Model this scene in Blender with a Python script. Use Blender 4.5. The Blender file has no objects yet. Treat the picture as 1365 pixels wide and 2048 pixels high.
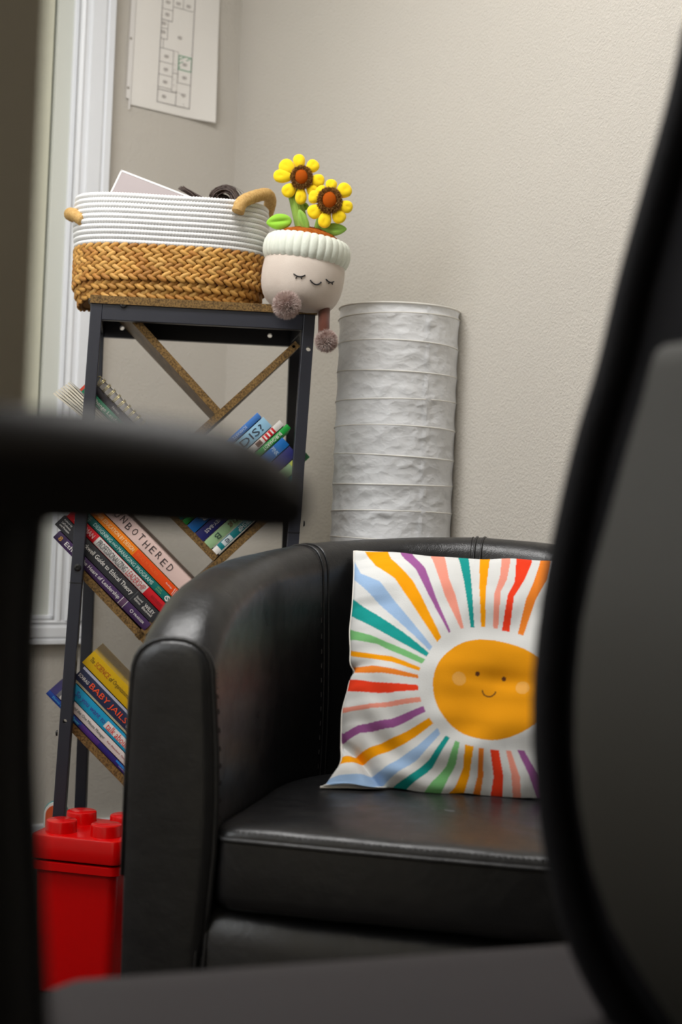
import bpy, bmesh, math, random
import numpy as np
from mathutils import Vector, Matrix, noise
random.seed(7)
PI = math.pi
sc = bpy.context.scene
COL = sc.collection

# ------------------------------------------------------------------ camera
FPX = 2844.0
CAM = Vector((0.0, 0.0, 0.76))
PITCH = math.radians(0.52)
ROLL = 0.042
_F = Vector((0, math.cos(PITCH), math.sin(PITCH)))
_R0 = Vector((1, 0, 0))
_U0 = Vector((0, -math.sin(PITCH), math.cos(PITCH)))
_R = _R0 * math.cos(ROLL) + _U0 * math.sin(ROLL)
_U = _U0 * math.cos(ROLL) - _R0 * math.sin(ROLL)
cam_d = bpy.data.cameras.new('camera')
cam_d.sensor_fit = 'VERTICAL'
cam_d.sensor_height = 36.0
cam_d.lens = FPX / 2048 * 36.0
cam_d.clip_start = 0.05
cam_d.dof.use_dof = True
cam_d.dof.focus_distance = 2.15
cam_d.dof.aperture_fstop = 4.0
cam_o = bpy.data.objects.new('camera', cam_d)
COL.objects.link(cam_o)
cam_o.matrix_world = Matrix(((_R.x, _U.x, -_F.x, CAM.x), (_R.y, _U.y, -_F.y, CAM.y), (_R.z, _U.z, -_F.z, CAM.z), (0, 0, 0, 1)))
sc.camera = cam_o

# ------------------------------------------------------------------ world, lights, exposure
w = bpy.data.worlds.new('world')
sc.world = w
w.use_nodes = True
w.node_tree.nodes['Background'].inputs[0].default_value = (1, 0.98, 0.95, 1)
w.node_tree.nodes['Background'].inputs[1].default_value = 0.02
sc.view_settings.view_transform = 'Standard'
sc.view_settings.look = 'None'
sc.view_settings.gamma = 1.0
sc.view_settings.use_curve_mapping = False
sc.view_settings.exposure = -0.40
LIGHT_W = 37.0
LIGHT_LOC = (-0.55, 1.60, 2.42)
LIGHT_SIZE = (1.15, 0.55)
ld = bpy.data.lights.new('ceiling_panel_light', 'AREA')
ld.shape = 'RECTANGLE'
ld.size, ld.size_y = LIGHT_SIZE
ld.energy = LIGHT_W
ld.color = (1.0, 0.992, 0.985)
lo = bpy.data.objects.new('ceiling_panel_light', ld)
lo.location = LIGHT_LOC
COL.objects.link(lo)
# daylight entering by the window in the wall behind the camera
WIN_W = 8.0
WIN_V0, WIN_V1, WIN_Z0, WIN_Z1 = 0.65, 1.75, 0.95, 2.10
wd = bpy.data.lights.new('window_daylight', 'AREA')
wd.shape = 'RECTANGLE'
wd.size, wd.size_y = WIN_V1 - WIN_V0 - 0.08, WIN_Z1 - WIN_Z0 - 0.08
wd.energy = WIN_W
wd.color = (0.95, 0.98, 1.0)
wlo = bpy.data.objects.new('window_daylight', wd)
COL.objects.link(wlo)


def at(px, py, Y):
    d = _F + _R * ((px - 682.5) / FPX) - _U * ((py - 1024.0) / FPX)
    return CAM + d * (Y / d.y)


def ray_plane(px, py, p0, n):
    d = _F + _R * ((px - 682.5) / FPX) - _U * ((py - 1024.0) / FPX)
    return CAM + d * ((p0 - CAM).dot(n) / d.dot(n))


def proj(p):
    q = Vector(p) - CAM
    z = q.dot(_F)
    return 682.5 + FPX * q.dot(_R) / z, 1024.0 - FPX * q.dot(_U) / z


# ------------------------------------------------------------------ materials
def lin(c):
    out = []
    for v in c[:3]:
        v = v / 255.0
        out.append(v / 12.92 if v <= 0.04045 else ((v + 0.055) / 1.055) ** 2.4)
    return (*out, 1.0)


MATS = {}


def mat(name, col, rough=0.6, spec=0.5, bump=None, var=None, metal=0.0, sheen=0.0, attr=None, coat=0.0, trans=0.0, stretch=None, alpha=1.0):
    """bump=(scale, strength, distance); var=(scale, second colour, contrast)"""
    if name in MATS:
        return MATS[name]
    m = bpy.data.materials.new(name)
    m.use_nodes = True
    nt = m.node_tree
    b = nt.nodes['Principled BSDF']
    b.inputs['Roughness'].default_value = rough
    b.inputs['Specular IOR Level'].default_value = spec
    b.inputs['Metallic'].default_value = metal
    b.inputs['Sheen Weight'].default_value = sheen
    b.inputs['Coat Weight'].default_value = coat
    b.inputs['Alpha'].default_value = alpha
    b.inputs['Base Color'].default_value = lin(col)
    tc = nt.nodes.new('ShaderNodeTexCoord')
    vec = tc.outputs['Object']
    if stretch:
        mp = nt.nodes.new('ShaderNodeMapping')
        mp.inputs['Scale'].default_value = stretch
        nt.links.new(vec, mp.inputs['Vector'])
        vec = mp.outputs['Vector']
    src = None
    if attr:
        a = nt.nodes.new('ShaderNodeAttribute')
        a.attribute_name = attr
        src = a.outputs['Color']
        nt.links.new(src, b.inputs['Base Color'])
    if var:
        nz = nt.nodes.new('ShaderNodeTexNoise')
        nz.inputs['Scale'].default_value = var[0]
        nz.inputs['Detail'].default_value = 5
        nt.links.new(vec, nz.inputs['Vector'])
        rp = nt.nodes.new('ShaderNodeValToRGB')
        k = var[2] if len(var) > 2 else 0.2
        rp.color_ramp.elements[0].position = 0.5 - k
        rp.color_ramp.elements[1].position = 0.5 + k
        nt.links.new(nz.outputs['Fac'], rp.inputs['Fac'])
        mx = nt.nodes.new('ShaderNodeMix')
        mx.data_type = 'RGBA'
        mx.inputs[6].default_value = lin(col)
        mx.inputs[7].default_value = lin(var[1])
        if src is not None:
            mx.blend_type = 'MULTIPLY'
            mx.inputs[0].default_value = 1.0
            nt.links.new(src, mx.inputs[6])
            rp.color_ramp.elements[0].color = (0.8, 0.8, 0.8, 1)
            nt.links.new(rp.outputs['Color'], mx.inputs[7])
        else:
            nt.links.new(rp.outputs['Color'], mx.inputs[0])
        nt.links.new(mx.outputs[2], b.inputs['Base Color'])
    if bump:
        nz = nt.nodes.new('ShaderNodeTexNoise')
        nz.inputs['Scale'].default_value = bump[0]
        nz.inputs['Detail'].default_value = 4
        nt.links.new(tc.outputs['Object'], nz.inputs['Vector'])
        bp = nt.nodes.new('ShaderNodeBump')
        bp.inputs['Strength'].default_value = bump[1]
        bp.inputs['Distance'].default_value = bump[2]
        nt.links.new(nz.outputs['Fac'], bp.inputs['Height'])
        nt.links.new(bp.outputs['Normal'], b.inputs['Normal'])
    if trans:
        tr = nt.nodes.new('ShaderNodeBsdfTranslucent')
        tr.inputs['Color'].default_value = lin(col)
        ms = nt.nodes.new('ShaderNodeMixShader')
        ms.inputs[0].default_value = trans
        nt.links.new(b.outputs[0], ms.inputs[1])
        nt.links.new(tr.outputs[0], ms.inputs[2])
        nt.links.new(ms.outputs[0], nt.nodes['Material Output'].inputs['Surface'])
    MATS[name] = m
    return m


def wall_mat():
    m = mat('beige_orange_peel_paint', (203, 197, 188), 0.85, 0.25, var=(1.3, (197, 191, 181), 0.3))
    nt = m.node_tree
    b = nt.nodes['Principled BSDF']
    tc = nt.nodes.new('ShaderNodeTexCoord')
    n1 = nt.nodes.new('ShaderNodeTexNoise')
    n1.inputs['Scale'].default_value = 230
    n1.inputs['Detail'].default_value = 3
    n1.inputs['Roughness'].default_value = 0.55
    rp = nt.nodes.new('ShaderNodeValToRGB')
    rp.color_ramp.elements[0].position = 0.40
    rp.color_ramp.elements[1].position = 0.66
    n2 = nt.nodes.new('ShaderNodeTexNoise')
    n2.inputs['Scale'].default_value = 70
    n2.inputs['Detail'].default_value = 3
    ad = nt.nodes.new('ShaderNodeMath')
    ad.operation = 'MULTIPLY_ADD'
    ad.inputs[1].default_value = 0.9
    bp = nt.nodes.new('ShaderNodeBump')
    bp.inputs['Strength'].default_value = 0.42
    bp.inputs['Distance'].default_value = 0.0018
    nt.links.new(tc.outputs['Object'], n1.inputs['Vector'])
    nt.links.new(tc.outputs['Object'], n2.inputs['Vector'])
    nt.links.new(n1.outputs['Fac'], rp.inputs['Fac'])
    nt.links.new(n2.outputs['Fac'], ad.inputs[0])
    nt.links.new(rp.outputs['Color'], ad.inputs[2])
    nt.links.new(ad.outputs[0], bp.inputs['Height'])
    nt.links.new(bp.outputs['Normal'], b.inputs['Normal'])
    return m


def leather_mat():
    m = mat('black_bonded_leather', (27, 27, 29), 0.33, 0.5)
    nt = m.node_tree
    b = nt.nodes['Principled BSDF']
    tc = nt.nodes.new('ShaderNodeTexCoord')
    v = nt.nodes.new('ShaderNodeTexVoronoi')
    v.inputs['Scale'].default_value = 620
    n = nt.nodes.new('ShaderNodeTexNoise')
    n.inputs['Scale'].default_value = 26
    n.inputs['Detail'].default_value = 6
    n.inputs['Roughness'].default_value = 0.65
    b1 = nt.nodes.new('ShaderNodeBump')
    b1.inputs['Strength'].default_value = 0.22
    b1.inputs['Distance'].default_value = 0.0006
    b2 = nt.nodes.new('ShaderNodeBump')
    b2.inputs['Strength'].default_value = 0.25
    b2.inputs['Distance'].default_value = 0.005
    rr = nt.nodes.new('ShaderNodeMapRange')
    rr.inputs['From Min'].default_value = 0.3
    rr.inputs['From Max'].default_value = 0.7
    rr.inputs['To Min'].default_value = 0.27
    rr.inputs['To Max'].default_value = 0.42
    for x in (v, n):
        nt.links.new(tc.outputs['Object'], x.inputs['Vector'])
    nt.links.new(v.outputs['Distance'], b1.inputs['Height'])
    nt.links.new(n.outputs['Fac'], b2.inputs['Height'])
    nt.links.new(b2.outputs['Normal'], b1.inputs['Normal'])
    nt.links.new(b1.outputs['Normal'], b.inputs['Normal'])
    nt.links.new(n.outputs['Fac'], rr.inputs['Value'])
    nt.links.new(rr.outputs[0], b.inputs['Roughness'])
    return m


def paper_mat():
    m = mat('crumpled_rice_paper', (240, 241, 243), 0.75, 0.25, trans=0.28)
    nt = m.node_tree
    b = nt.nodes['Principled BSDF']
    tc = nt.nodes.new('ShaderNodeTexCoord')
    mp = nt.nodes.new('ShaderNodeMapping')
    mp.inputs['Scale'].default_value = (1, 1, 1.5)
    nt.links.new(tc.outputs['Object'], mp.inputs['Vector'])
    prev = None
    for kind, sc_, st, ds in (('V', 15, 0.40, 0.009), ('V', 38, 0.46, 0.005), ('N', 30, 0.85, 0.005), ('N', 110, 0.45, 0.0018)):
        wp = nt.nodes.new('ShaderNodeTexNoise')
        wp.inputs['Scale'].default_value = sc_ * 0.8
        wp.inputs['Detail'].default_value = 2
        nt.links.new(mp.outputs['Vector'], wp.inputs['Vector'])
        mxv = nt.nodes.new('ShaderNodeVectorMath')
        mxv.operation = 'MULTIPLY_ADD'
        mxv.inputs[1].default_value = (0.9 / sc_,) * 3
        nt.links.new(wp.outputs['Color'], mxv.inputs[0])
        nt.links.new(mp.outputs['Vector'], mxv.inputs[2])
        if kind == 'V':
            n = nt.nodes.new('ShaderNodeTexVoronoi')
            n.inputs['Scale'].default_value = sc_
            nt.links.new(mxv.outputs[0], n.inputs['Vector'])
            hgt = n.outputs['Distance']
        else:
            n = nt.nodes.new('ShaderNodeTexNoise')
            n.noise_type = 'RIDGED_MULTIFRACTAL'
            n.inputs['Scale'].default_value = sc_
            n.inputs['Detail'].default_value = 2
            nt.links.new(mxv.outputs[0], n.inputs['Vector'])
            hgt = n.outputs['Fac']
        bp = nt.nodes.new('ShaderNodeBump')
        bp.inputs['Strength'].default_value = st
        bp.inputs['Distance'].default_value = ds
        nt.links.new(hgt, bp.inputs['Height'])
        if prev:
            nt.links.new(prev.outputs['Normal'], bp.inputs['Normal'])
        prev = bp
    nt.links.new(prev.outputs['Normal'], b.inputs['Normal'])
    return m


def wood_mat(name, c1, c2, stretch):
    return mat(name, c1, 0.55, 0.35, var=(14, c2, 0.22), stretch=stretch)


M_WALL = wall_mat()
M_CEIL = mat('white_ceiling_paint', (204, 200, 192), 0.9, 0.2, bump=(90, 0.4, 0.002))
M_FLOOR = mat('grey_brown_carpet', (66, 60, 55), 0.95, 0.1, bump=(400, 0.8, 0.003), var=(160, (46, 42, 39), 0.2))
M_TRIM = mat('white_gloss_trim', (232, 234, 238), 0.35, 0.5)
M_SAGE = mat('sage_painted_board', (206, 205, 186), 0.5, 0.4)
M_JAMB = mat('pale_grey_jamb', (212, 214, 206), 0.45, 0.4)
M_GAP = mat('dark_gap', (60, 52, 38), 0.9, 0.1)
M_TAUPE = mat('taupe_door_paint', (238, 230, 210), 0.6, 0.3)
M_METAL = mat('navy_black_steel', (38, 40, 50), 0.42, 0.5, bump=(600, 0.15, 0.0005))
M_BOLT = mat('black_bolt', (20, 20, 22), 0.35, 0.5)
M_WOOD = wood_mat('rustic_brown_laminate', (122, 96, 64), (84, 66, 46), (1.0, 1.0, 6.0))
M_CHIP = mat('particle_board_edge', (138, 108, 64), 0.8, 0.2, var=(330, (76, 58, 36), 0.16), bump=(260, 0.5, 0.001))
M_LEATHER = leather_mat()
M_STITCH = mat('grey_stitching', (64, 62, 62), 0.7, 0.2)
M_PAPERLAMP = paper_mat()
M_WHITE = mat('white_paper', (236, 232, 226), 0.7, 0.2)
M_PAGES = mat('book_pages', (226, 218, 200), 0.85, 0.1, var=(300, (196, 188, 170), 0.2), stretch=(1, 12, 1))
M_RED = mat('glossy_red_plastic', (196, 1, 3), 0.22, 0.5)
M_PLASTIC = mat('black_plastic', (20, 19, 19), 0.45, 0.45)
M_PAD = mat('soft_black_arm_pad', (42, 39, 38), 0.55, 0.4)
M_MESHFAB = mat('charcoal_mesh_fabric', (24, 23, 26), 0.85, 0.2, bump=(350, 0.8, 0.002))
M_SEATFAB = mat('dark_grey_seat_fabric', (58, 55, 56), 0.95, 0.15, bump=(700, 0.5, 0.001))
M_LUMBAR = mat('grey_back_shell', (68, 66, 60), 0.6, 0.35)


# ------------------------------------------------------------------ mesh helpers
class MB:
    def __init__(self):
        self.v, self.f, self.mi = [], [], []

    def add(self, verts, faces, mi=0):
        o = len(self.v)
        self.v += [tuple(p) for p in verts]
        self.f += [tuple(i + o for i in f) for f in faces]
        self.mi += [mi] * len(faces)
        return self

    def hexa(self, p, mi=0, mis=None):
        # p: bottom 4 (ccw from above), top 4
        fs = [(0, 3, 2, 1), (4, 5, 6, 7), (0, 1, 5, 4), (1, 2, 6, 5), (2, 3, 7, 6), (3, 0, 4, 7)]
        self.add(p, fs, mi)
        if mis:
            self.mi[-6:] = mis
        return self

    def box(self, a, b, mi=0):
        (x0, y0, z0), (x1, y1, z1) = a, b
        return self.hexa([(x0, y0, z0), (x1, y0, z0), (x1, y1, z0), (x0, y1, z0), (x0, y0, z1), (x1, y0, z1), (x1, y1, z1), (x0, y1, z1)], mi)

    def tube(self, pts, r, k=10, closed=False, caps=True, mi=0, flat=1.0, up=None):
        pts = [Vector(p) for p in pts]
        n = len(pts)
        rs = r if isinstance(r, (list, tuple)) else [r] * n
        rings = []
        prev = None
        for i in range(n):
            if closed:
                t = (pts[(i + 1) % n] - pts[i - 1]).normalized()
            else:
                t = (pts[min(i + 1, n - 1)] - pts[max(i - 1, 0)]).normalized()
            if up is not None:
                a = (Vector(up) - t * t.dot(Vector(up))).normalized()
            elif prev is None:
                a = t.orthogonal().normalized()
            else:
                a = (prev - t * t.dot(prev)).normalized()
            prev = a
            b = t.cross(a)
            rings.append([pts[i] + (a * math.cos(2 * PI * j / k) * flat + b * math.sin(2 * PI * j / k)) * rs[i] for j in range(k)])
        vs = [p for rg in rings for p in rg]
        fs = []
        for i in range(n if closed else n - 1):
            i2 = (i + 1) % n
            for j in range(k):
                j2 = (j + 1) % k
                fs.append((i * k + j, i * k + j2, i2 * k + j2, i2 * k + j))
        if caps and not closed:
            fs.append(tuple(range(k - 1, -1, -1)))
            fs.append(tuple((n - 1) * k + j for j in range(k)))
        return self.add(vs, fs, mi)

    def lathe(self, prof, k=32, c=(0, 0, 0), mi=0, axis=None, start=None):
        """prof list of (r, h) along axis; axis default z"""
        c = Vector(c)
        ax = Vector(axis).normalized() if axis else Vector((0, 0, 1))
        a = ax.orthogonal().normalized() if start is None else Vector(start)
        b = ax.cross(a)
        vs, fs = [], []
        for (r, h) in prof:
            for j in range(k):
                t = 2 * PI * j / k
                vs.append(c + ax * h + (a * math.cos(t) + b * math.sin(t)) * r)
        for i in range(len(prof) - 1):
            for j in range(k):
                j2 = (j + 1) % k
                fs.append((i * k + j, i * k + j2, (i + 1) * k + j2, (i + 1) * k + j))
        if prof[0][0] > 1e-6:
            fs.append(tuple(range(k - 1, -1, -1)))
        if prof[-1][0] > 1e-6:
            fs.append(tuple((len(prof) - 1) * k + j for j in range(k)))
        return self.add(vs, fs, mi)

    def ellipsoid(self, M, nu=20, nv=14, mi=0, fn=None):
        """M 4x4 maps the unit sphere; fn(x,y,z)->(x,y,z) before M"""
        vs, fs = [], []
        for i in range(nv + 1):
            ph = -PI / 2 + PI * i / nv
            for j in range(nu):
                t = 2 * PI * j / nu
                p = (math.cos(ph) * math.cos(t), math.cos(ph) * math.sin(t), math.sin(ph))
                if fn:
                    p = fn(*p)
                vs.append(M @ Vector(p))
        for i in range(nv):
            for j in range(nu):
                j2 = (j + 1) % nu
                fs.append((i * nu + j, i * nu + j2, (i + 1) * nu + j2, (i + 1) * nu + j))
        return self.add(vs, fs, mi)

    def blades(self, pts, normals, length, width, jitter=0.5, mi=0, droop=0.0):
        vs, fs = [], []
        for p, n in zip(pts, normals):
            d = (n + Vector((random.gauss(0, jitter), random.gauss(0, jitter), random.gauss(0, jitter)))).normalized()
            d.z -= droop
            s = d.orthogonal().normalized()
            s = Matrix.Rotation(random.random() * 6.28, 3, d.normalized()) @ s
            L = length * random.uniform(0.7, 1.15)
            o = len(vs)
            vs += [p - s * width, p + s * width, p + d * L]
            fs.append((o, o + 1, o + 2))
        return self.add(vs, fs, mi)


def obj(name, mb, mats, parent=None, smooth=False, bevel=0.0, seg=2, weld=False, sub=0, attrs=None, angle=None):
    me = bpy.data.meshes.new(name)
    vs = mb.v
    if parent is not None:
        q, pm = parent, Matrix.Identity(4)
        while q is not None:
            pm = q.matrix_basis @ pm
            q = q.parent
        pm = pm.inverted()
        vs = [tuple(pm @ Vector(p)) for p in vs]
    me.from_pydata(vs, [], mb.f)
    ml = mats if isinstance(mats, (list, tuple)) else [mats]
    for m in ml:
        me.materials.append(m)
    if len(ml) > 1:
        me.polygons.foreach_set('material_index', mb.mi)
    me.update()
    if weld or bevel:
        bm = bmesh.new()
        bm.from_mesh(me)
        if weld:
            bmesh.ops.remove_doubles(bm, verts=bm.verts, dist=1e-5)
        bmesh.ops.recalc_face_normals(bm, faces=bm.faces)
        if bevel:
            es = [e for e in bm.edges if len(e.link_faces) == 2 and e.calc_face_angle(0) > 0.5]
            bmesh.ops.bevel(bm, geom=es, offset=bevel, segments=seg, profile=0.5, affect='EDGES', clamp_overlap=True)
        bm.to_mesh(me)
        bm.free()
    if smooth:
        me.polygons.foreach_set('use_smooth', [True] * len(me.polygons))
        if angle:
            try:
                me.set_sharp_from_angle(angle=angle)
            except Exception:
                pass
    if attrs:
        for an, data in attrs.items():
            a = me.attributes.new(an, 'FLOAT_COLOR', 'POINT')
            a.data.foreach_set('color', np.asarray(data, dtype=np.float32).ravel())
    o = bpy.data.objects.new(name, me)
    COL.objects.link(o)
    if parent is not None:
        o.parent = parent
    if sub:
        md = o.modifiers.new('subdivision', 'SUBSURF')
        md.levels = md.render_levels = sub
    return o


def tag(o, label, cat, group=None):
    o['label'] = label
    o['category'] = cat
    if group:
        o['group'] = group
    return o


def thing(name, label, cat, loc=(0, 0, 0), M=None, group=None):
    """Empty at a thing's base. Parts are given in world coordinates and stored in its local frame."""
    o = bpy.data.objects.new(name, None)
    COL.objects.link(o)
    if M is not None:
        o.matrix_basis = M
    else:
        o.matrix_basis = Matrix.Translation(loc)
    return tag(o, label, cat, group)


def struct(name, mb, m, parent=None, **k):
    o = obj(name, mb, m, parent, **k)
    if parent is None:
        o['kind'] = 'structure'
    return o


def text_mesh(s, width=None, height=None, shear=0.0, spacing=1.0):
    """flat text mesh, left-bottom at origin, fitted to width/height; returns (verts, faces)"""
    cu = bpy.data.curves.new('t', 'FONT')
    cu.body = s
    cu.resolution_u = 2
    cu.shear = shear
    cu.space_character = spacing
    ob = bpy.data.objects.new('t', cu)
    COL.objects.link(ob)
    dg = bpy.context.evaluated_depsgraph_get()
    me = bpy.data.meshes.new_from_object(ob.evaluated_get(dg))
    vs = [(v.co.x, v.co.y) for v in me.vertices]
    fs = [tuple(p.vertices) for p in me.polygons]
    bpy.data.objects.remove(ob)
    bpy.data.curves.remove(cu)
    bpy.data.meshes.remove(me)
    if not vs:
        return [], []
    x0, x1 = min(v[0] for v in vs), max(v[0] for v in vs)
    y0, y1 = min(v[1] for v in vs), max(v[1] for v in vs)
    sy = height / (y1 - y0) if height else 1
    sx = width / (x1 - x0) if width else sy
    return [((x - x0) * sx, (y - y0) * sy) for x, y in vs], fs


def frame_matrix(origin, X, Y, Z):
    return Matrix(((X.x, Y.x, Z.x, origin.x), (X.y, Y.y, Z.y, origin.y), (X.z, Y.z, Z.z, origin.z), (0, 0, 0, 1)))


# ------------------------------------------------------------------ room shell
CORNER = Vector((-0.281, 3.30, 0))
UD = Vector((-0.829, -0.559, 0)).normalized()      # along the left wall, away from the corner
VD = Vector((0.559, -0.829, 0)).normalized()       # along the back wall, away from the corner
LU, LV, CH = 2.15, 3.75, 2.46


def rp(u, v, z):
    p = CORNER + UD * u + VD * v
    return (p.x, p.y, z)


def room_box(mb, u0, u1, v0, v1, z0, z1, mi=0):
    # ccw from above: with UD, VD orientation
    return mb.hexa([rp(u0, v0, z0), rp(u0, v1, z0), rp(u1, v1, z0), rp(u1, v0, z0), rp(u0, v0, z1), rp(u0, v1, z1), rp(u1, v1, z1), rp(u1, v0, z1)], mi)


def on_left_wall(px, py, dv=0.0):
    p = ray_plane(px, py, CORNER + VD * dv, VD)
    return (p - CORNER).dot(UD), p.z


struct('floor', room_box(MB(), -0.1, LU + 0.1, -0.1, LV + 0.1, -0.08, 0.0), M_FLOOR)
struct('ceiling', room_box(MB(), -0.1, LU + 0.1, -0.1, LV + 0.1, CH, CH + 0.08), M_CEIL)
struct('wall_back', room_box(MB(), -0.1, 0.0, -0.1, LV + 0.1, 0, CH), M_WALL)
struct('wall_right', room_box(MB(), 0.0, LU, LV, LV + 0.1, 0, CH), M_WALL)
wf = MB()
room_box(wf, LU, LU + 0.1, -0.1, WIN_V0, 0, CH)
room_box(wf, LU, LU + 0.1, WIN_V1, LV + 0.1, 0, CH)
room_box(wf, LU, LU + 0.1, WIN_V0, WIN_V1, 0, WIN_Z0)
room_box(wf, LU, LU + 0.1, WIN_V0, WIN_V1, WIN_Z1, CH)
struct('wall_front', wf, M_WALL)
win2 = bpy.data.objects.new('window_2', None)
COL.objects.link(win2)
win2.matrix_basis = Matrix.Translation(rp(LU, (WIN_V0 + WIN_V1) / 2, WIN_Z0))
win2['kind'] = 'structure'
wfr = MB()
for a_, b_, c_, d_ in ((WIN_V0, WIN_V1, WIN_Z0, WIN_Z0 + 0.05), (WIN_V0, WIN_V1, WIN_Z1 - 0.05, WIN_Z1), (WIN_V0, WIN_V0 + 0.05, WIN_Z0, WIN_Z1), (WIN_V1 - 0.05, WIN_V1, WIN_Z0, WIN_Z1)):
    room_box(wfr, LU + 0.02, LU + 0.07, a_, b_, c_, d_)
struct('window_frame', wfr, M_TRIM, win2)
M_SKYPANE = mat('bright_overcast_pane', (235, 240, 245), 0.3)
M_SKYPANE.node_tree.nodes['Principled BSDF'].inputs['Emission Color'].default_value = (0.93, 0.97, 1, 1)
M_SKYPANE.node_tree.nodes['Principled BSDF'].inputs['Emission Strength'].default_value = 1.5
struct('pane', room_box(MB(), LU + 0.045, LU + 0.05, WIN_V0 + 0.04, WIN_V1 - 0.04, WIN_Z0 + 0.04, WIN_Z1 - 0.04), M_SKYPANE, win2)
_c = Vector(rp(LU + 0.03, (WIN_V0 + WIN_V1) / 2, (WIN_Z0 + WIN_Z1) / 2))
wlo.matrix_world = frame_matrix(_c, VD, Vector((0, 0, 1)), VD.cross(Vector((0, 0, 1))) if VD.cross(Vector((0, 0, 1))).dot(UD) > 0 else -VD.cross(Vector((0, 0, 1))))
# window in the left wall
uo, _ = on_left_wall(226, 0)           # outer right edge of the casing
ui, _ = on_left_wall(163, 0)           # inner right edge of the casing
ug, _ = on_left_wall(121, 0)           # gap between jamb and board
_, zo = on_left_wall(115, 1286)
_, zi = on_left_wall(115, 1240)
cw = ui - uo
U_END = ui + 0.98
Z_TOP = 2.06
wl = MB()
room_box(wl, 0.0, ui, -0.1, 0, 0, CH)
room_box(wl, U_END, LU, -0.1, 0, 0, CH)
room_box(wl, ui, U_END, -0.1, 0, 0, zi)
room_box(wl, ui, U_END, -0.1, 0, Z_TOP, CH)
struct('wall_left', wl, M_WALL)
win = bpy.data.objects.new('window_1', None)
COL.objects.link(win)
win.matrix_basis = Matrix.Translation(rp((ui + U_END) / 2, 0, zi))
win['kind'] = 'structure'


def casing(mb, p0, p1, across, w):
    """moulded casing: p0->p1 along, across = unit vector from the inner to the outer edge, profile in (across, VD)"""
    prof = [(0.0, -0.004), (0.0, 0.010), (0.006, 0.013), (0.012, 0.010), (0.018, 0.011), (0.022, 0.016), (0.050, 0.019), (0.056, 0.016), (0.059, 0.020), (0.0715, 0.021), (0.0715, -0.004)]
    k = w / 0.0715
    vs = []
    for p in (Vector(p0), Vector(p1)):
        for a, b in prof:
            vs.append(p + across * (a * k) + VD * b)
    n = len(prof)
    fs = [(i, i + 1, n + i + 1, n + i) for i in range(n - 1)] + [tuple(range(n)), tuple(range(2 * n - 1, n - 1, -1))]
    return mb.add(vs, fs)


cb = Vector(rp(0, 0, 0))
struct('casing_side', casing(MB(), rp(ui, 0, zi - 0.0), rp(ui, 0, Z_TOP + cw), -UD, cw), M_TRIM, win, weld=True)
struct('casing_side', casing(MB(), rp(U_END, 0, zi), rp(U_END, 0, Z_TOP + cw), UD, cw), M_TRIM, win, weld=True)
struct('casing_bottom', casing(MB(), rp(uo, 0, zi), rp(U_END + cw, 0, zi), Vector((0, 0, -1)), zi - zo), M_TRIM, win, weld=True)
struct('casing_top', casing(MB(), rp(ui, 0, Z_TOP), rp(U_END, 0, Z_TOP), Vector((0, 0, 1)), cw), M_TRIM, win, weld=True)
jb = MB()
room_box(jb, ui, ug - 0.002, -0.05, -0.012, zi, Z_TOP)
room_box(jb, U_END - 0.045, U_END, -0.05, -0.012, zi, Z_TOP)
room_box(jb, ug, U_END - 0.045, -0.05, -0.012, zi, zi + 0.014)
struct('jamb', jb, M_JAMB, win)
bead = MB()
room_box(bead, ui, ui + 0.010, -0.02, -0.004, zi, Z_TOP)
room_box(bead, ui, U_END, -0.02, -0.004, zi, zi + 0.010)
struct('stop_bead', bead, M_TRIM, win, bevel=0.002)
struct('gap_strip', room_box(MB(), ug - 0.004, ug + 0.004, -0.06, -0.034, zi, Z_TOP), M_GAP, win)
struct('shutter_board', room_box(MB(), ug + 0.003, U_END - 0.048, -0.055, -0.018, zi + 0.016, Z_TOP - 0.003), M_SAGE, win, bevel=0.002)
struct('backing_board', room_box(MB(), ui - 0.02, U_END + 0.02, -0.099, -0.061, zi - 0.02, Z_TOP + 0.02), M_GAP, win)
for nm, a in (('baseboard_left', (0.016, LU, 0.0, 0.014)), ('baseboard_back', (0.0, 0.014, 0.0, LV)), ('baseboard_right', (0.016, LU, LV - 0.014, LV))):
    struct(nm, room_box(MB(), a[0], a[1], a[2], a[3], 0, 0.09), M_TRIM, bevel=0.003)
# open door standing beside the camera (hinged on the front wall)
fe = at(66, 700, 0.66)
hinge = Vector((fe.x, fe.y, 0)) + UD * (LU - 0.03 - (Vector((fe.x, fe.y, 0)) - CORNER).dot(UD)) + VD * 0.0
dd = (hinge - Vector((fe.x, fe.y, 0)))
dl = dd.length
dd.normalize()
dn = Vector((-dd.y, dd.x, 0))
door = bpy.data.objects.new('door_1', None)
COL.objects.link(door)
door.matrix_basis = Matrix.Translation((hinge.x, hinge.y, 0))
door['kind'] = 'structure'


def slab(mb, a0, a1, t0, t1, z0, z1):
    f = Vector((fe.x, fe.y, 0))
    q = [f + dd * a + dn * t for a, t in ((a0, t0), (a1, t0), (a1, t1), (a0, t1))]
    return mb.hexa([(p.x, p.y, z0) for p in q] + [(p.x, p.y, z1) for p in q])


struct('door_slab', slab(MB(), 0.0, dl - 0.005, 0.0, -0.04, 0.012, 2.03), M_TAUPE, door, weld=True, bevel=0.003)
for z in (0.25, 1.02, 1.8):
    struct('door_hinge', MB().lathe([(0.007, -0.045), (0.007, 0.045)], 12, hinge + dn * 0.006 + Vector((0, 0, z))), M_METAL, door)

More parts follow.
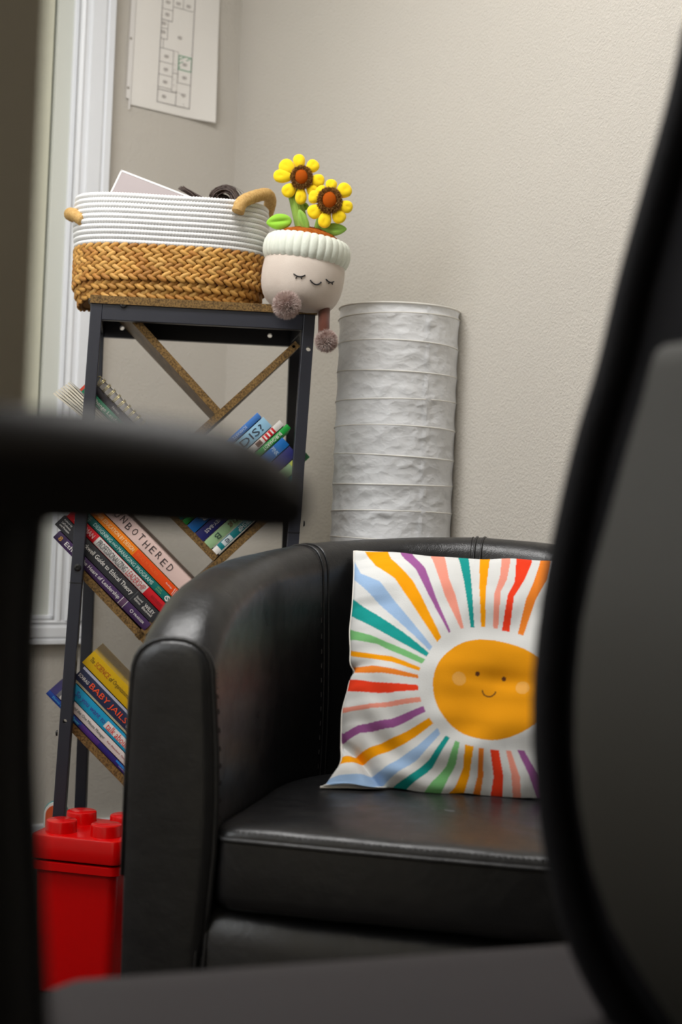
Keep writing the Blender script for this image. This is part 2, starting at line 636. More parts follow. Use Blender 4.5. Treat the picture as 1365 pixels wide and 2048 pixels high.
# ceiling light fitting
cl = thing('ceiling_light', 'white framed rectangular ceiling light panel above the armchair', 'ceiling light', (LIGHT_LOC[0], LIGHT_LOC[1], CH))
lx, ly = LIGHT_SIZE[0] / 2 + 0.03, LIGHT_SIZE[1] / 2 + 0.03
fr = MB()
for a, b in (((-lx, -ly), (lx, -ly + 0.025)), ((-lx, ly - 0.025), (lx, ly)), ((-lx, -ly), (-lx + 0.025, ly)), ((lx - 0.025, -ly), (lx, ly))):
    fr.box((LIGHT_LOC[0] + a[0], LIGHT_LOC[1] + a[1], CH - 0.05), (LIGHT_LOC[0] + b[0], LIGHT_LOC[1] + b[1], CH))
obj('frame', fr, M_TRIM, cl)
M_DIFF = mat('lit_diffuser', (255, 248, 235), 0.6)
M_DIFF.node_tree.nodes['Principled BSDF'].inputs['Emission Color'].default_value = (1, 0.95, 0.88, 1)
M_DIFF.node_tree.nodes['Principled BSDF'].inputs['Emission Strength'].default_value = 3.0
obj('diffuser', MB().box((LIGHT_LOC[0] - lx + 0.02, LIGHT_LOC[1] - ly + 0.02, CH - 0.028), (LIGHT_LOC[0] + lx - 0.02, LIGHT_LOC[1] + ly - 0.02, CH - 0.02)), M_DIFF, cl)

# ------------------------------------------------------------------ floor plan on the wall
bl, br = [ray_plane(x, y, CORNER + VD * 0.004, VD) for x, y in ((262, 209), (426.5, 247.6))]
px_ = (br - bl)
PW = px_.length
px_.normalize()
pz_ = VD.cross(px_).normalized()
if pz_.z < 0:
    pz_ = -pz_
fp_t = thing('floor_plan_sheet', 'white sheet with a printed building floor plan pinned to the left wall', 'paper', tuple(bl))


def pp(a, h, off=0.0):
    # gentle outward curl of the lower right corner
    curl = 0.012 * max(0, a - 0.55) ** 2 / 0.2 * max(0, 1 - h / 0.25)
    return bl + px_ * (a * PW) + pz_ * h + VD * (off + curl)


PH = 0.40
sheet = MB()
n1, n2 = 14, 10
vs = [pp(i / n1, PH * j / n2, 0.0) for j in range(n2 + 1) for i in range(n1 + 1)]
vs2 = [p - VD * 0.0006 for p in vs]
fs = [(j * (n1 + 1) + i, j * (n1 + 1) + i + 1, (j + 1) * (n1 + 1) + i + 1, (j + 1) * (n1 + 1) + i) for j in range(n2) for i in range(n1)]
sheet.add(vs, fs)
sheet.add(vs2, [f[::-1] for f in fs])
obj('sheet', sheet, M_WHITE, fp_t, smooth=True)
strip = MB()
strip.hexa([tuple(pp(a, h, o)) for h, o, a in ((0.012, 0.0, -0.062), (0.012, 0.0, -0.006), (0.012, 0.001, -0.006), (0.012, 0.001, -0.062), (PH, 0.0, -0.062), (PH, 0.0, -0.006), (PH, 0.001, -0.006), (PH, 0.001, -0.062))])
strip.hexa([tuple(pp(a, h, o)) for h, o, a in ((-0.012, 0.0, -0.03), (-0.012, 0.0, -0.012), (-0.012, 0.001, -0.012), (-0.012, 0.001, -0.03), (0.012, 0.0, -0.03), (0.012, 0.0, -0.006), (0.012, 0.001, -0.006), (0.012, 0.001, -0.03))])
obj('punched_margin', strip, mat('clear_sleeve_white', (228, 224, 220), 0.25), fp_t)
for h in (0.035, 0.145, 0.255):
    obj('punch_hole', MB().lathe([(0.003, 0), (0.003, 0.0004)], 14, pp(-0.045, h, 0.001), axis=VD), mat('punch_hole_grey', (150, 142, 132), 0.8), fp_t)
CPX = 0.000165
M_INK = mat('grey_ink', (112, 104, 104), 0.8, 0.1)
M_INK2 = mat('faint_ink', (165, 158, 154), 0.8, 0.1)
M_GREEN = mat('green_marker', (86, 160, 122), 0.8, 0.1)


def ax_(x):
    return (x - 150) / 1115.0


def hz_(h):
    return 0.0202 + h * CPX


def pline(mb, x0, h0, x1, h1, t=0.0009):
    p, q = Vector((ax_(x0) * PW, hz_(h0))), Vector((ax_(x1) * PW, hz_(h1)))
    d = (q - p).normalized()
    n = Vector((-d.y, d.x)) * t / 2
    vs = []
    for c in (p - n - d * t / 2, q - n + d * t / 2, q + n + d * t / 2, p + n - d * t / 2):
        vs.append(pp(c.x / PW, c.y, 0.0007))
    mb.add(vs, [(0, 1, 2, 3)])


ink, faint, grn = MB(), MB(), MB()
for a in ((488, 0, 488, 2100), (922, 0, 922, 2100), (488, 0, 922, 0)):
    pline(ink, *a, t=0.0013)
for a in ((488, 175, 735, 175), (735, 0, 735, 207), (488, 1130, 632, 1130)):
    pline(ink, *a, t=0.0012)
for a in ((488, 210, 672, 210), (488, 380, 672, 380), (488, 555, 672, 555), (488, 742, 672, 742), (672, 177, 672, 742), (488, 870, 577, 870), (488, 1015, 577, 1015), (577, 870, 577, 1120),
          (632, 1130, 632, 2000), (488, 1280, 632, 1280), (632, 1340, 905, 1340), (768, 1340, 768, 2000), (745, 324, 920, 324), (745, 324, 745, 520), (528, 742, 528, 870), (672, 440, 745, 440), (488, 1500, 632, 1500)):
    pline(ink, *a, t=0.0009)
for a in ((738, 177, 738, 742), (672, 742, 738, 742), (672, 190, 760, 190), (760, 190, 830, 170), (830, 170, 835, 130), (840, 60, 850, 10), (700, 250, 700, 290), (700, 340, 700, 370), (700, 470, 700, 500), (700, 540, 700, 570)):
    pline(faint, *a, t=0.0007)
for (x, h) in ((575, 90), (835, 170), (580, 290), (580, 460), (580, 640), (835, 410), (520, 960), (520, 1080), (560, 1210), (745, 940), (700, 1400), (560, 1380), (840, 1400), (830, 590)):
    for dh, wd in ((0, 60), (16, 44), (-16, 40)):
        pline(faint, x - wd / 2, h + dh, x + wd / 2, h + dh, t=0.0014)
for a in ((745, 509, 920, 509), (745, 699, 920, 699), (748, 509, 748, 699), (918, 509, 918, 699)):
    pline(grn, *a, t=0.0018)
for a in ((750, 640, 830, 699), (750, 585, 800, 625), (850, 650, 900, 690), (750, 530, 770, 545)):
    pline(grn, *a, t=0.0014)
obj('printed_plan_lines', ink, M_INK, fp_t)
obj('printed_room_notes', faint, M_INK2, fp_t)['kind'] = 'stuff'
obj('green_highlighted_room', grn, M_GREEN, fp_t)

# ------------------------------------------------------------------ bookshelf
SA = math.radians(4.0)
SX = Vector((math.cos(SA), math.sin(SA), 0))
SY = Vector((-math.sin(SA), math.cos(SA), 0))
S0 = at(183, 590, 2.40)
SH = S0.z                                   # top of the board
S0 = Vector((S0.x, S0.y, 0))
SW, SD = 0.381, 0.22
K_F, K_R, K_P = -0.031, 0.008, -0.0185                    # the frame has racked: front legs lean left, rear legs stand straight


def sp(x, y, z):
    t = y / SD
    sh = (SH - z) * (K_F * (1 - t) + K_R * t) + K_P * t
    p = S0 + SX * (x + sh) + SY * y
    return Vector((p.x, p.y, z))


def s_loc(px, py, off=0.02):
    """pixel on the plane `off` behind the shelf front -> local x, z (before racking)"""
    p = ray_plane(px, py, S0 + SY * off, SY)
    t = off / SD
    return (p - S0).dot(SX) - (SH - p.z) * (K_F * (1 - t) + K_R * t) - K_P * t, p.z


def s_box(mb, x0, x1, y0, y1, z0, z1, mi=0):
    return mb.hexa([sp(x0, y0, z0), sp(x1, y0, z0), sp(x1, y1, z0), sp(x0, y1, z0), sp(x0, y0, z1), sp(x1, y0, z1), sp(x1, y1, z1), sp(x0, y1, z1)], mi)


shelf = thing('bookshelf', 'narrow black metal bookshelf with slanted rustic brown planks in the corner', 'bookshelf', tuple(S0))
BT = 0.0135                                  # board thickness
PT = 0.020                                   # post size
zf = SH - BT


def bore(o, cuts):
    """cut round holes (world centre, axis, radius) through a part"""
    tmp = []
    for c, a, r in cuts:
        me = bpy.data.meshes.new('cut')
        mb = MB().lathe([(r, -0.03), (r, 0.03)], 20, c, axis=a)
        me.from_pydata([tuple(v) for v in mb.v], [], mb.f)
        q = bpy.data.objects.new('cut', me)
        COL.objects.link(q)
        tmp.append(q)
        md = o.modifiers.new('hole', 'BOOLEAN')
        md.object = q
        md.solver = 'EXACT'
    dg = bpy.context.evaluated_depsgraph_get()
    me = bpy.data.meshes.new_from_object(o.evaluated_get(dg))
    o.modifiers.clear()
    o.data = me
    for q in tmp:
        bpy.data.objects.remove(q)


def post(x0, y0, nm='post'):
    return obj(nm, s_box(MB(), x0, x0 + PT, y0, y0 + PT, 0.0, zf), M_METAL, shelf, weld=True, bevel=0.0012)


pf_l, pf_r = post(0, 0), post(SW - PT, 0)
pr_l, pr_r = post(0, SD - PT), post(SW - PT, SD - PT)
rf = obj('front_rail', s_box(MB(), PT, SW - PT, 0.001, PT - 0.002, zf - 0.027, zf), M_METAL, shelf, weld=True, bevel=0.001)
rr_ = obj('rear_rail', s_box(MB(), PT, SW - PT, SD - PT + 0.002, SD - 0.002, zf - 0.031, zf), M_METAL, shelf, weld=True, bevel=0.001)
for x0 in (0.001, SW - PT + 0.001):
    obj('side_rail', s_box(MB(), x0, x0 + PT - 0.002, PT, SD - PT, zf - 0.026, zf), M_METAL, shelf, weld=True, bevel=0.001)
    obj('foot_rail', s_box(MB(), x0, x0 + PT - 0.002, PT, SD - PT, 0.03, 0.056), M_METAL, shelf, weld=True, bevel=0.001)
tb = s_box(MB(), -0.002, SW + 0.002, -0.003, SD + 0.002, zf, SH)
obj('top_board', tb, [M_WOOD, M_CHIP], shelf)
shelf.children[-1].data.polygons.foreach_set('material_index', [0, 0, 1, 1, 1, 1])
# holes and bolts
bore(rr_, [(ray_plane(px, py, S0 + SY * (SD - PT / 2), SY), SY, 0.0042) for px, py in ((245, 657), (540, 672))])
bore(pf_r, [(ray_plane(617, 699, S0 + SY * 0.01, SY), SY, 0.0042)])
bore(pf_l, [(ray_plane(131, 1441, S0 + SY * 0.01, SY), SY, 0.0036)])


def bolt(c, a, r=0.0062):
    mb = MB().lathe([(r, 0), (r, 0.0012), (r * 0.8, 0.0026), (r * 0.45, 0.003), (r * 0.42, 0.0012), (0, 0.0010)], 20, c, axis=a)
    obj('bolt', mb, M_BOLT, shelf, smooth=True, angle=0.6)


bolt(ray_plane(247, 609, S0, SY) - SY * 0.0, -SY)
bolt(ray_plane(155, 1135, S0, SY), -SY)
bolt(ray_plane(602, 1047, S0 + SY * 0.01, SY) + SX * 0.004, SX, 0.005)
bolt(ray_plane(115, 1466, S0 + SY * 0.01, SY) - SX * 0.0, -SX, 0.005)
bolt(ray_plane(182, 602, S0 + SY * 0.01, SY) - SX * 0.001, -SX, 0.005)
for (px, py) in ((155, 1165), (584, 1064)):
    z_ = ray_plane(px, py, S0, SY).z
    x_ = -0.0006 if px < 300 else SW - PT - 0.0006
    obj('post_sleeve', s_box(MB(), x_, x_ + PT + 0.0012, -0.0006, PT + 0.0006, z_ - 0.0012, z_), M_BOLT, shelf)

PLK = 0.0125
FO = 0.021                                  # plank / spine plane behind the front


def plank(p0, p1, ext0=0.0, ext1=0.0, y0=FO, y1=SD - PT - 0.001):
    """p0,p1 pixels on the plank's upper front edge"""
    a, b = Vector(s_loc(*p0, FO)), Vector(s_loc(*p1, FO))
    d = (b - a).normalized()
    a -= d * ext0
    b += d * ext1
    n = Vector((-d.y, d.x))
    if n.y < 0:
        n = -n
    a2, b2 = a - n * PLK, b - n * PLK
    if b.x < a.x:
        a, b, a2, b2 = b, a, b2, a2
    q = [sp(a2.x, y0, a2.y), sp(b2.x, y0, b2.y), sp(b2.x, y1, b2.y), sp(a2.x, y1, a2.y), sp(a.x, y0, a.y), sp(b.x, y0, b.y), sp(b.x, y1, b.y), sp(a.x, y1, a.y)]
    o = obj('plank', MB().hexa(q), [M_WOOD, M_CHIP], shelf)
    o.data.polygons.foreach_set('material_index', [0, 0, 1, 0, 0, 0])
    return o


plank((247, 604), (441, 818))                       # A
pb = plank((591, 682), (444.6, 815), 0, 0.215)      # B
plank((196, 864), (437, 1112))                      # C
plank((590, 973), (437, 1115), 0, 0.192)            # D
plank((168, 1140.5), (285.4, 1264), 0, 0.18)        # E
plank((142, 1441.5), (261.4, 1564.4), 0, 0.17)      # F
plank((575, 1268), (440, 1396), 0, 0.19)            # G
plank((565, 1565), (440, 1686), 0, 0.19)            # H
bore(pb, [(ray_plane(588, 693, S0 + SY * FO, SY) + SY * 0.005, SY, 0.0028)])

# ------------------------------------------------------------------ books
NF = -SY


def fpx(px, py):
    return ray_plane(px, py, S0 + SY * FO, SY)


BKM = {}


def colm(c, rough=0.45, nm='printed_cover'):
    key = (tuple(c), rough, nm)
    if key not in BKM:
        BKM[key] = mat('%s_%02x%02x%02x_%d' % (nm, *[int(v) for v in c], int(rough * 100)), c, rough, 0.4)
    return BKM[key]


def book(label, origin, X, Y, L, t, W, col, prints=(), bands=(), hard=False, paper=M_PAGES, fore_out=False, rough=0.4, name='book', curl=0.0):
    """origin: spine corner at reading start, bottom of the letters; X reading direction, Y letter-up, Z out of the spine"""
    Z = X.cross(Y).normalized()
    M = frame_matrix(origin, X, Y, Z)
    t0 = thing(name, label, 'book', M=M, group='books on the slanted shelf')
    T = lambda p: M @ Vector(p)
    bt = 0.0024 if hard else 0.0009
    g = 0.0006
    cov = MB()

    def bx(a, b):
        (x0, y0, z0), (x1, y1, z1) = a, b
        cov.hexa([T(p) for p in ((x0, y0, z0), (x1, y0, z0), (x1, y1, z0), (x0, y1, z0), (x0, y0, z1), (x1, y0, z1), (x1, y1, z1), (x0, y1, z1))])
    if not fore_out:
        bx((0, g, -W), (L, g + bt, 0))
        bx((0, t - g - bt, -W), (L, t - g, 0))
        # spine: slightly rounded strip
        n = 8
        vs = []
        for x in (0, L):
            for i in range(n + 1):
                y = g + (t - 2 * g) * i / n
                zz = (0.0016 if hard else 0.0008) * (1 - (2 * i / n - 1) ** 2)
                vs += [T((x, y, zz)), T((x, y, -bt))]
        m = 2 * (n + 1)
        fs = []
        for i in range(n):
            a, b = 2 * i, 2 * i + 2
            fs += [(a, b, m + b, m + a), (a + 1, m + a + 1, m + b + 1, b + 1), (a, a + 1, b + 1, b), (m + a, m + b, m + b + 1, m + a + 1)]
        cov.add(vs, fs)
        pz0, pz1 = -W + (0.004 if hard else 0.001), -bt
        hd = 0.003 if hard else 0.0004
    else:
        bx((0, g, -W), (L, g + bt, 0))
        bx((0, t - g - bt, -W), (L, t - g, 0))
        bx((0, g, -W - bt), (L, t - g, -W))
        pz0, pz1, hd = -W, -0.001, 0.0004
    obj('cover', cov, colm(col, rough), t0)
    pg = MB()
    nl = 7
    y0, y1 = g + bt, t - g - bt
    for i in range(nl):
        a, b = y0 + (y1 - y0) * i / nl, y0 + (y1 - y0) * (i + 0.94) / nl
        j = random.uniform(0, 0.0006)
        c = curl * (1 - i / nl)
        nn = 6
        for k in range(nn):
            x0, x1 = hd + (L - 2 * hd) * k / nn, hd + (L - 2 * hd) * (k + 1) / nn
            w0, w1 = [c * ((1 - x / L) ** 3) for x in (x0, x1)]
            pg.hexa([T(p) for p in ((x0 - w0 * 0.4 + j, a - w0, pz0), (x1 - w1 * 0.4, a - w1, pz0), (x1 - w1 * 0.4, a - w1, pz1), (x0 - w0 * 0.4 + j, a - w0, pz1),
                                    (x0 - w0 * 0.4 + j, b - w0, pz0), (x1 - w1 * 0.4, b - w1, pz0), (x1 - w1 * 0.4, b - w1, pz1), (x0 - w0 * 0.4 + j, b - w0, pz1))])
    obj('page_block', pg, paper, t0)
    zb = 0.0020 if hard else 0.0011
    for (x0, x1, y0, y1, c) in bands:
        b = MB()
        n = 6
        vs = []
        for x in (x0, x1):
            for i in range(n + 1):
                y = y0 + (y1 - y0) * i / n
                yy = 2 * (y - g) / (t - 2 * g) - 1
                vs.append(T((x, y, (0.0016 if hard else 0.0008) * max(0, 1 - yy * yy) + 0.0002)))
        b.add(vs, [(i, i + 1, n + 2 + i, n + 1 + i) for i in range(n)])
        obj('spine_band', b, colm(c, rough), t0)
    for (s, x0, x1, yc, h, c, *rest) in prints:
        rot = rest[0] if rest else 0
        vs, fs = text_mesh(s, (x1 - x0) if rot != 1 else h, h if rot != 1 else (x1 - x0))
        if not vs:
            continue
        if rot == 2:  # reads the other way
            pts = [(x1 - a_, yc + h / 2 - b_) for a_, b_ in vs]
        elif rot:     # letters turned across the spine: reading along +Y
            pts = [(x1 - b_, yc - h / 2 + a_) for a_, b_ in vs]
        else:
            pts = [(x0 + a_, yc - h / 2 + b_) for a_, b_ in vs]
        b = MB().add([T((x, y, zb + 0.0002)) for x, y in pts], fs)
        obj('printed_title', b, colm(c, 0.6, 'ink'), t0)
    return t0, T


PXM = 2.42 / FPX


def stack_left(p_end, p_dir, specs):
    """books lying along a plank that falls to the right; p_end = pixel where the lowest book's tail meets the next plank"""
    a, b = fpx(*p_dir), fpx(*p_end)
    X = (b - a).normalized()
    Y = NF.cross(X).normalized()
    if Y.z < 0:
        Y = -Y
    y = 0.0008
    for sd in specs:
        L, t = sd['L'], sd['t']
        o = b - X * (L + sd.get('back', 0.0)) + Y * y - SY * sd.get('out', 0.0)
        r = book(sd['label'], o, X, Y, L, t, sd.get('W', 0.15), sd['col'], sd.get('prints', ()), sd.get('bands', ()), sd.get('hard', False), sd.get('paper', M_PAGES), sd.get('fore', False), sd.get('rough', 0.4), sd.get('name', 'book'), sd.get('curl', 0.0))
        sd['res'] = r
        sd['Y'], sd['X'] = Y, X
        y += t + 0.0004
    return specs


W_, K_ = (236, 232, 226), (26, 24, 26)
E_SPECS = stack_left((287.5, 1262.5), (169.6, 1142), [
    dict(label='slim purple book with white lettering lying lowest in the upper left stack', L=0.222, t=0.0172, W=0.155, col=(66, 42, 84), hard=True,
         prints=[('Ethics,', 0.022, 0.058, 0.0086, 0.0085, W_), ('the Heart of Leadership', 0.062, 0.152, 0.0086, 0.0085, W_), ('PRAEGER', 0.189, 0.212, 0.0086, 0.0038, W_), ('O', 0.180, 0.186, 0.0086, 0.006, W_), ('8', 0.008, 0.014, 0.0086, 0.008, (190, 140, 60))],
         bands=[(0.0, 0.02, 0.001, 0.0162, (52, 36, 70)), (0.157, 0.166, 0.001, 0.0162, (92, 64, 92)), (0.156, 0.1568, 0.001, 0.0162, W_), (0.1664, 0.1672, 0.001, 0.0162, W_)]),
    dict(label='charcoal grey book with white lettering on ethical theory', L=0.236, t=0.0235, W=0.165, col=(44, 45, 50),
         prints=[('Blackwell Guide to Ethical Theory', 0.050, 0.176, 0.0122, 0.0105, W_), ('Edited by', 0.006, 0.024, 0.0185, 0.0034, W_), ('LaFollette', 0.006, 0.026, 0.0130, 0.0034, W_), ('and Persson', 0.006, 0.028, 0.0075, 0.0034, W_),
                 ('Second', 0.185, 0.199, 0.0150, 0.0038, W_), ('Edition', 0.185, 0.199, 0.0095, 0.0038, W_), ('WILEY', 0.205, 0.227, 0.0145, 0.0062, W_), ('Blackwell', 0.205, 0.227, 0.0085, 0.0042, W_)],
         bands=[(0.1805, 0.181, 0.001, 0.0225, (120, 120, 124))]),
    dict(label='red book with a pale title panel on professionalizing leadership', L=0.232, t=0.0178, W=0.15, col=(196, 20, 34), hard=True,
         prints=[('PROFESSIONALIZING', 0.069, 0.136, 0.0090, 0.0112, (70, 66, 70)), ('LEADERSHIP', 0.139, 0.181, 0.0090, 0.0112, (190, 60, 66)), ('FRIEDMAN', 0.014, 0.058, 0.0090, 0.0085, (232, 190, 190)), ('ROUTLEDGE', 0.198, 0.222, 0.0090, 0.0050, (140, 10, 20))],
         bands=[(0.064, 0.184, 0.0012, 0.0166, (206, 202, 198))]),
    dict(label='teal book with white lettering on designing and managing programs', L=0.214, t=0.0138, W=0.15, col=(10, 106, 100),
         prints=[('DESIGNING', 0.024, 0.066, 0.0070, 0.0066, (200, 226, 220)), ('AND', 0.068, 0.080, 0.0068, 0.0042, (200, 226, 220)), ('MANAGING PROGRAMS', 0.082, 0.166, 0.0070, 0.0066, (200, 226, 220)), ('FIFTH', 0.176, 0.186, 0.0092, 0.0026, (150, 200, 120)), ('EDITION', 0.176, 0.188, 0.0050, 0.0026, (150, 200, 120)),
                 ('KETTNER', 0.003, 0.016, 0.0100, 0.0020, W_), ('MORONEY', 0.003, 0.016, 0.0066, 0.0020, W_), ('MARTIN', 0.003, 0.014, 0.0032, 0.0020, W_), ('S', 0.199, 0.2055, 0.0070, 0.0068, W_), ('O', 0.1965, 0.208, 0.0070, 0.0098, W_)]),
    dict(label='orange book on higher education by design', L=0.229, t=0.0174, W=0.15, col=(238, 128, 12), hard=False,
         prints=[('HIGHER EDUCATION BY DESIGN', 0.020, 0.118, 0.0092, 0.0070, (255, 226, 170)), ('BRUCE M. MACKH', 0.126, 0.176, 0.0092, 0.0058, (240, 110, 40)), ('Routledge', 0.196, 0.210, 0.0100, 0.0034, W_), ('\\\\\\\\', 0.214, 0.226, 0.0088, 0.012, W_)],
         bands=[(0.122, 0.2285, 0.001, 0.0164, (232, 74, 14))]),
    dict(label='thick pale pink book with handwritten capitals topping the upper left stack', L=0.222, t=0.0268, W=0.15, col=(226, 196, 188), hard=False, rough=0.55,
         prints=[(ch, 0.0425 + 0.0143 * i, 0.0512 + 0.0143 * i, 0.0150 + 0.0015 * math.sin(i * 2.1), 0.0125, (70, 60, 60)) for i, ch in enumerate('UNBOTHERED')]),
])
F_SPECS = stack_left((342, 1647.5), (142, 1441.5), [
    dict(label='thin deep blue paperback lying lowest in the lower left stack', L=0.300, back=0.008, t=0.0105, W=0.17, col=(40, 34, 112),
         prints=[('Diversity & Society', 0.012, 0.050, 0.0052, 0.0050, (70, 170, 224)), ('Power', 0.061, 0.077, 0.0052, 0.0056, (90, 200, 240)), ('Leadership and Practice in Organizations', 0.175, 0.250, 0.0040, 0.0026, (200, 200, 230))],
         bands=[(0.0, 0.050, 0.001, 0.0095, (28, 62, 140)), (0.080, 0.124, 0.001, 0.0095, (74, 44, 120)), (0.165, 0.290, 0.0058, 0.0090, (30, 120, 196)), (0.195, 0.290, 0.0078, 0.0098, (60, 150, 110)), (0.058, 0.080, 0.001, 0.0095, (26, 60, 140))]),
    dict(label='white paperback with a thin green and red title on its spine', L=0.278, back=0.016, t=0.0158, W=0.16, col=(214, 206, 202),
         prints=[('and the One Minute Manager', 0.034, 0.110, 0.0078, 0.0066, (40, 70, 60)), ('Ken Blanchard  Patricia Zigarmi  Drea Zigarmi', 0.117, 0.215, 0.0078, 0.0040, (150, 40, 46))],
         bands=[(0.178, 0.202, 0.0112, 0.0150, (150, 150, 150)), (0.0, 0.006, 0.001, 0.0148, (112, 110, 116))]),
    dict(label='bright cyan book with purple and red rounded lettering', L=0.250, back=0.035, t=0.0222, W=0.15, col=(24, 150, 192),
         prints=[('So you want to', 0.012, 0.082, 0.0108, 0.0115, (66, 60, 160)), ('talk about race', 0.088, 0.163, 0.0108, 0.0115, (214, 32, 40))],
         bands=[(0.084, 0.167, 0.0048, 0.0172, (226, 220, 216))]),
    dict(label='navy book with bold orange capitals between pale stripes', L=0.244, back=0.052, t=0.0305, W=0.155, col=(38, 46, 76), hard=True,
         prints=[('BABY JAILS', 0.030, 0.118, 0.0142, 0.0128, (240, 84, 36)), ('SCHRAG', 0.003, 0.026, 0.0146, 0.0058, W_), ('THE FIGHT TO END', 0.122, 0.158, 0.0182, 0.0046, W_), ('OF REFUGEES', 0.122, 0.153, 0.0110, 0.0046, W_)],
         bands=[(0.0, 0.244, 0.0008, 0.0042, (190, 182, 150)), (0.0, 0.244, 0.0256, 0.0297, (166, 168, 184))]),
    dict(label='yellow book on organizational change topping the lower left stack', L=0.232, back=0.072, t=0.0290, W=0.155, col=(206, 166, 14), rough=0.35,
         prints=[('The', 0.006, 0.015, 0.0160, 0.0082, (70, 56, 20)), ('SCIENCE', 0.018, 0.050, 0.0160, 0.0092, (176, 74, 16)), ('of', 0.052, 0.059, 0.0160, 0.0080, (70, 56, 20)), ('Organizational', 0.061, 0.100, 0.0152, 0.0098, (70, 56, 20)), ('CHANGE', 0.103, 0.136, 0.0160, 0.0092, (176, 74, 16))]),
])
# faint figures and lines printed on the yellow cover
_, T = F_SPECS[4]['res']
t_ = F_SPECS[4]['t']
mb = MB()
for k in range(40):
    x, z = random.uniform(0.02, 0.2), random.uniform(-0.12, -0.02)
    l = random.uniform(0.003, 0.012)
    mb.add([T((x, t_ - 0.0005, z)), T((x + l, t_ - 0.0005, z)), T((x + l, t_ - 0.0005, z + 0.0012)), T((x, t_ - 0.0005, z + 0.0012))], [(0, 1, 2, 3)])
obj('cover_print', mb, colm((120, 100, 30), 0.6, 'ink'), F_SPECS[4]['res'][0])['kind'] = 'stuff'

S_SPECS = stack_left((345, 1017), (196, 864), [
    dict(label='worn paperback with curled cream pages facing out on the upper left plank', L=0.255, back=0.022, t=0.0260, W=0.15, col=(200, 196, 186), fore=True, paper=M_PAGES, curl=0.012),
    dict(label='green book with a red tab lying above the curled pages', L=0.215, back=0.040, t=0.0145, W=0.15, col=(22, 122, 84), prints=[('The Change Leader', 0.006, 0.090, 0.0066, 0.0080, W_)], bands=[(0.0, 0.0045, 0.001, 0.0125, (206, 70, 50))]),
    dict(label='slim black notebook lying under the spiral notebook', L=0.200, back=0.045, t=0.0110, W=0.15, col=(42, 38, 44), prints=[('Notes', 0.05, 0.066, 0.005, 0.004, (180, 176, 172))]),
])
# spiral notebook
sdp = S_SPECS[2]
o_, T_ = sdp['res']
Mb = o_.matrix_basis
nb = thing('spiral_notebook', 'grey spiral notebook with brass coloured wire rings on the upper left plank', 'notebook', M=Mb @ Matrix.Translation((0.0, sdp['t'] + 0.0006, 0.0)))
Tn = lambda p: nb.matrix_basis @ Vector(p)
LN, TN = 0.195, 0.0165
pg = MB()
for i in range(8):
    a = 0.0012 + (TN - 0.0024) * i / 8
    b = 0.0012 + (TN - 0.0024) * (i + 0.9) / 8
    pg.hexa([Tn(p) for p in ((0.001, a, -0.14), (LN, a, -0.14), (LN, a, -0.004), (0.001, a, -0.004), (0.001, b, -0.14), (LN, b, -0.14), (LN, b, -0.004), (0.001, b, -0.004))])
obj('page_block', pg, mat('grey_pages', (178, 174, 172), 0.85), nb)
for y0, y1, c in ((0.0, 0.001, (60, 54, 58)), (TN - 0.001, TN, (196, 190, 180))):
    obj('cover', MB().hexa([Tn(p) for p in ((0, y0, -0.142), (LN + 0.001, y0, -0.142), (LN + 0.001, y0, -0.002), (0, y0, -0.002), (0, y1, -0.142), (LN + 0.001, y1, -0.142), (LN + 0.001, y1, -0.002), (0, y1, -0.002))]), colm(c), nb)
M_BRASS = mat('brass_wire', (190, 176, 120), 0.3, 0.5, metal=0.8)
for i in range(16):
    x = 0.006 + i * 0.0122
    for dx in (0, 0.0026):
        pts = [Tn((x + dx + 0.001 * math.sin(a), TN / 2 + (TN / 2 + 0.0012) * math.cos(a), -0.004 + 0.0075 * math.sin(a) * (1 if math.sin(a) > 0 else 0.5))) for a in [PI * 2 * k / 14 for k in range(14)]]
        obj('wire_ring', MB().tube(pts, 0.0007, 5, closed=True), M_BRASS, nb, smooth=True)
obj('wire_ring', MB().tube([Tn((-0.004 + 0.012 * k / 6, TN * 0.6 + 0.006 * math.sin(k), 0.002)) for k in range(7)], 0.0007, 5), M_BRASS, nb, smooth=True)

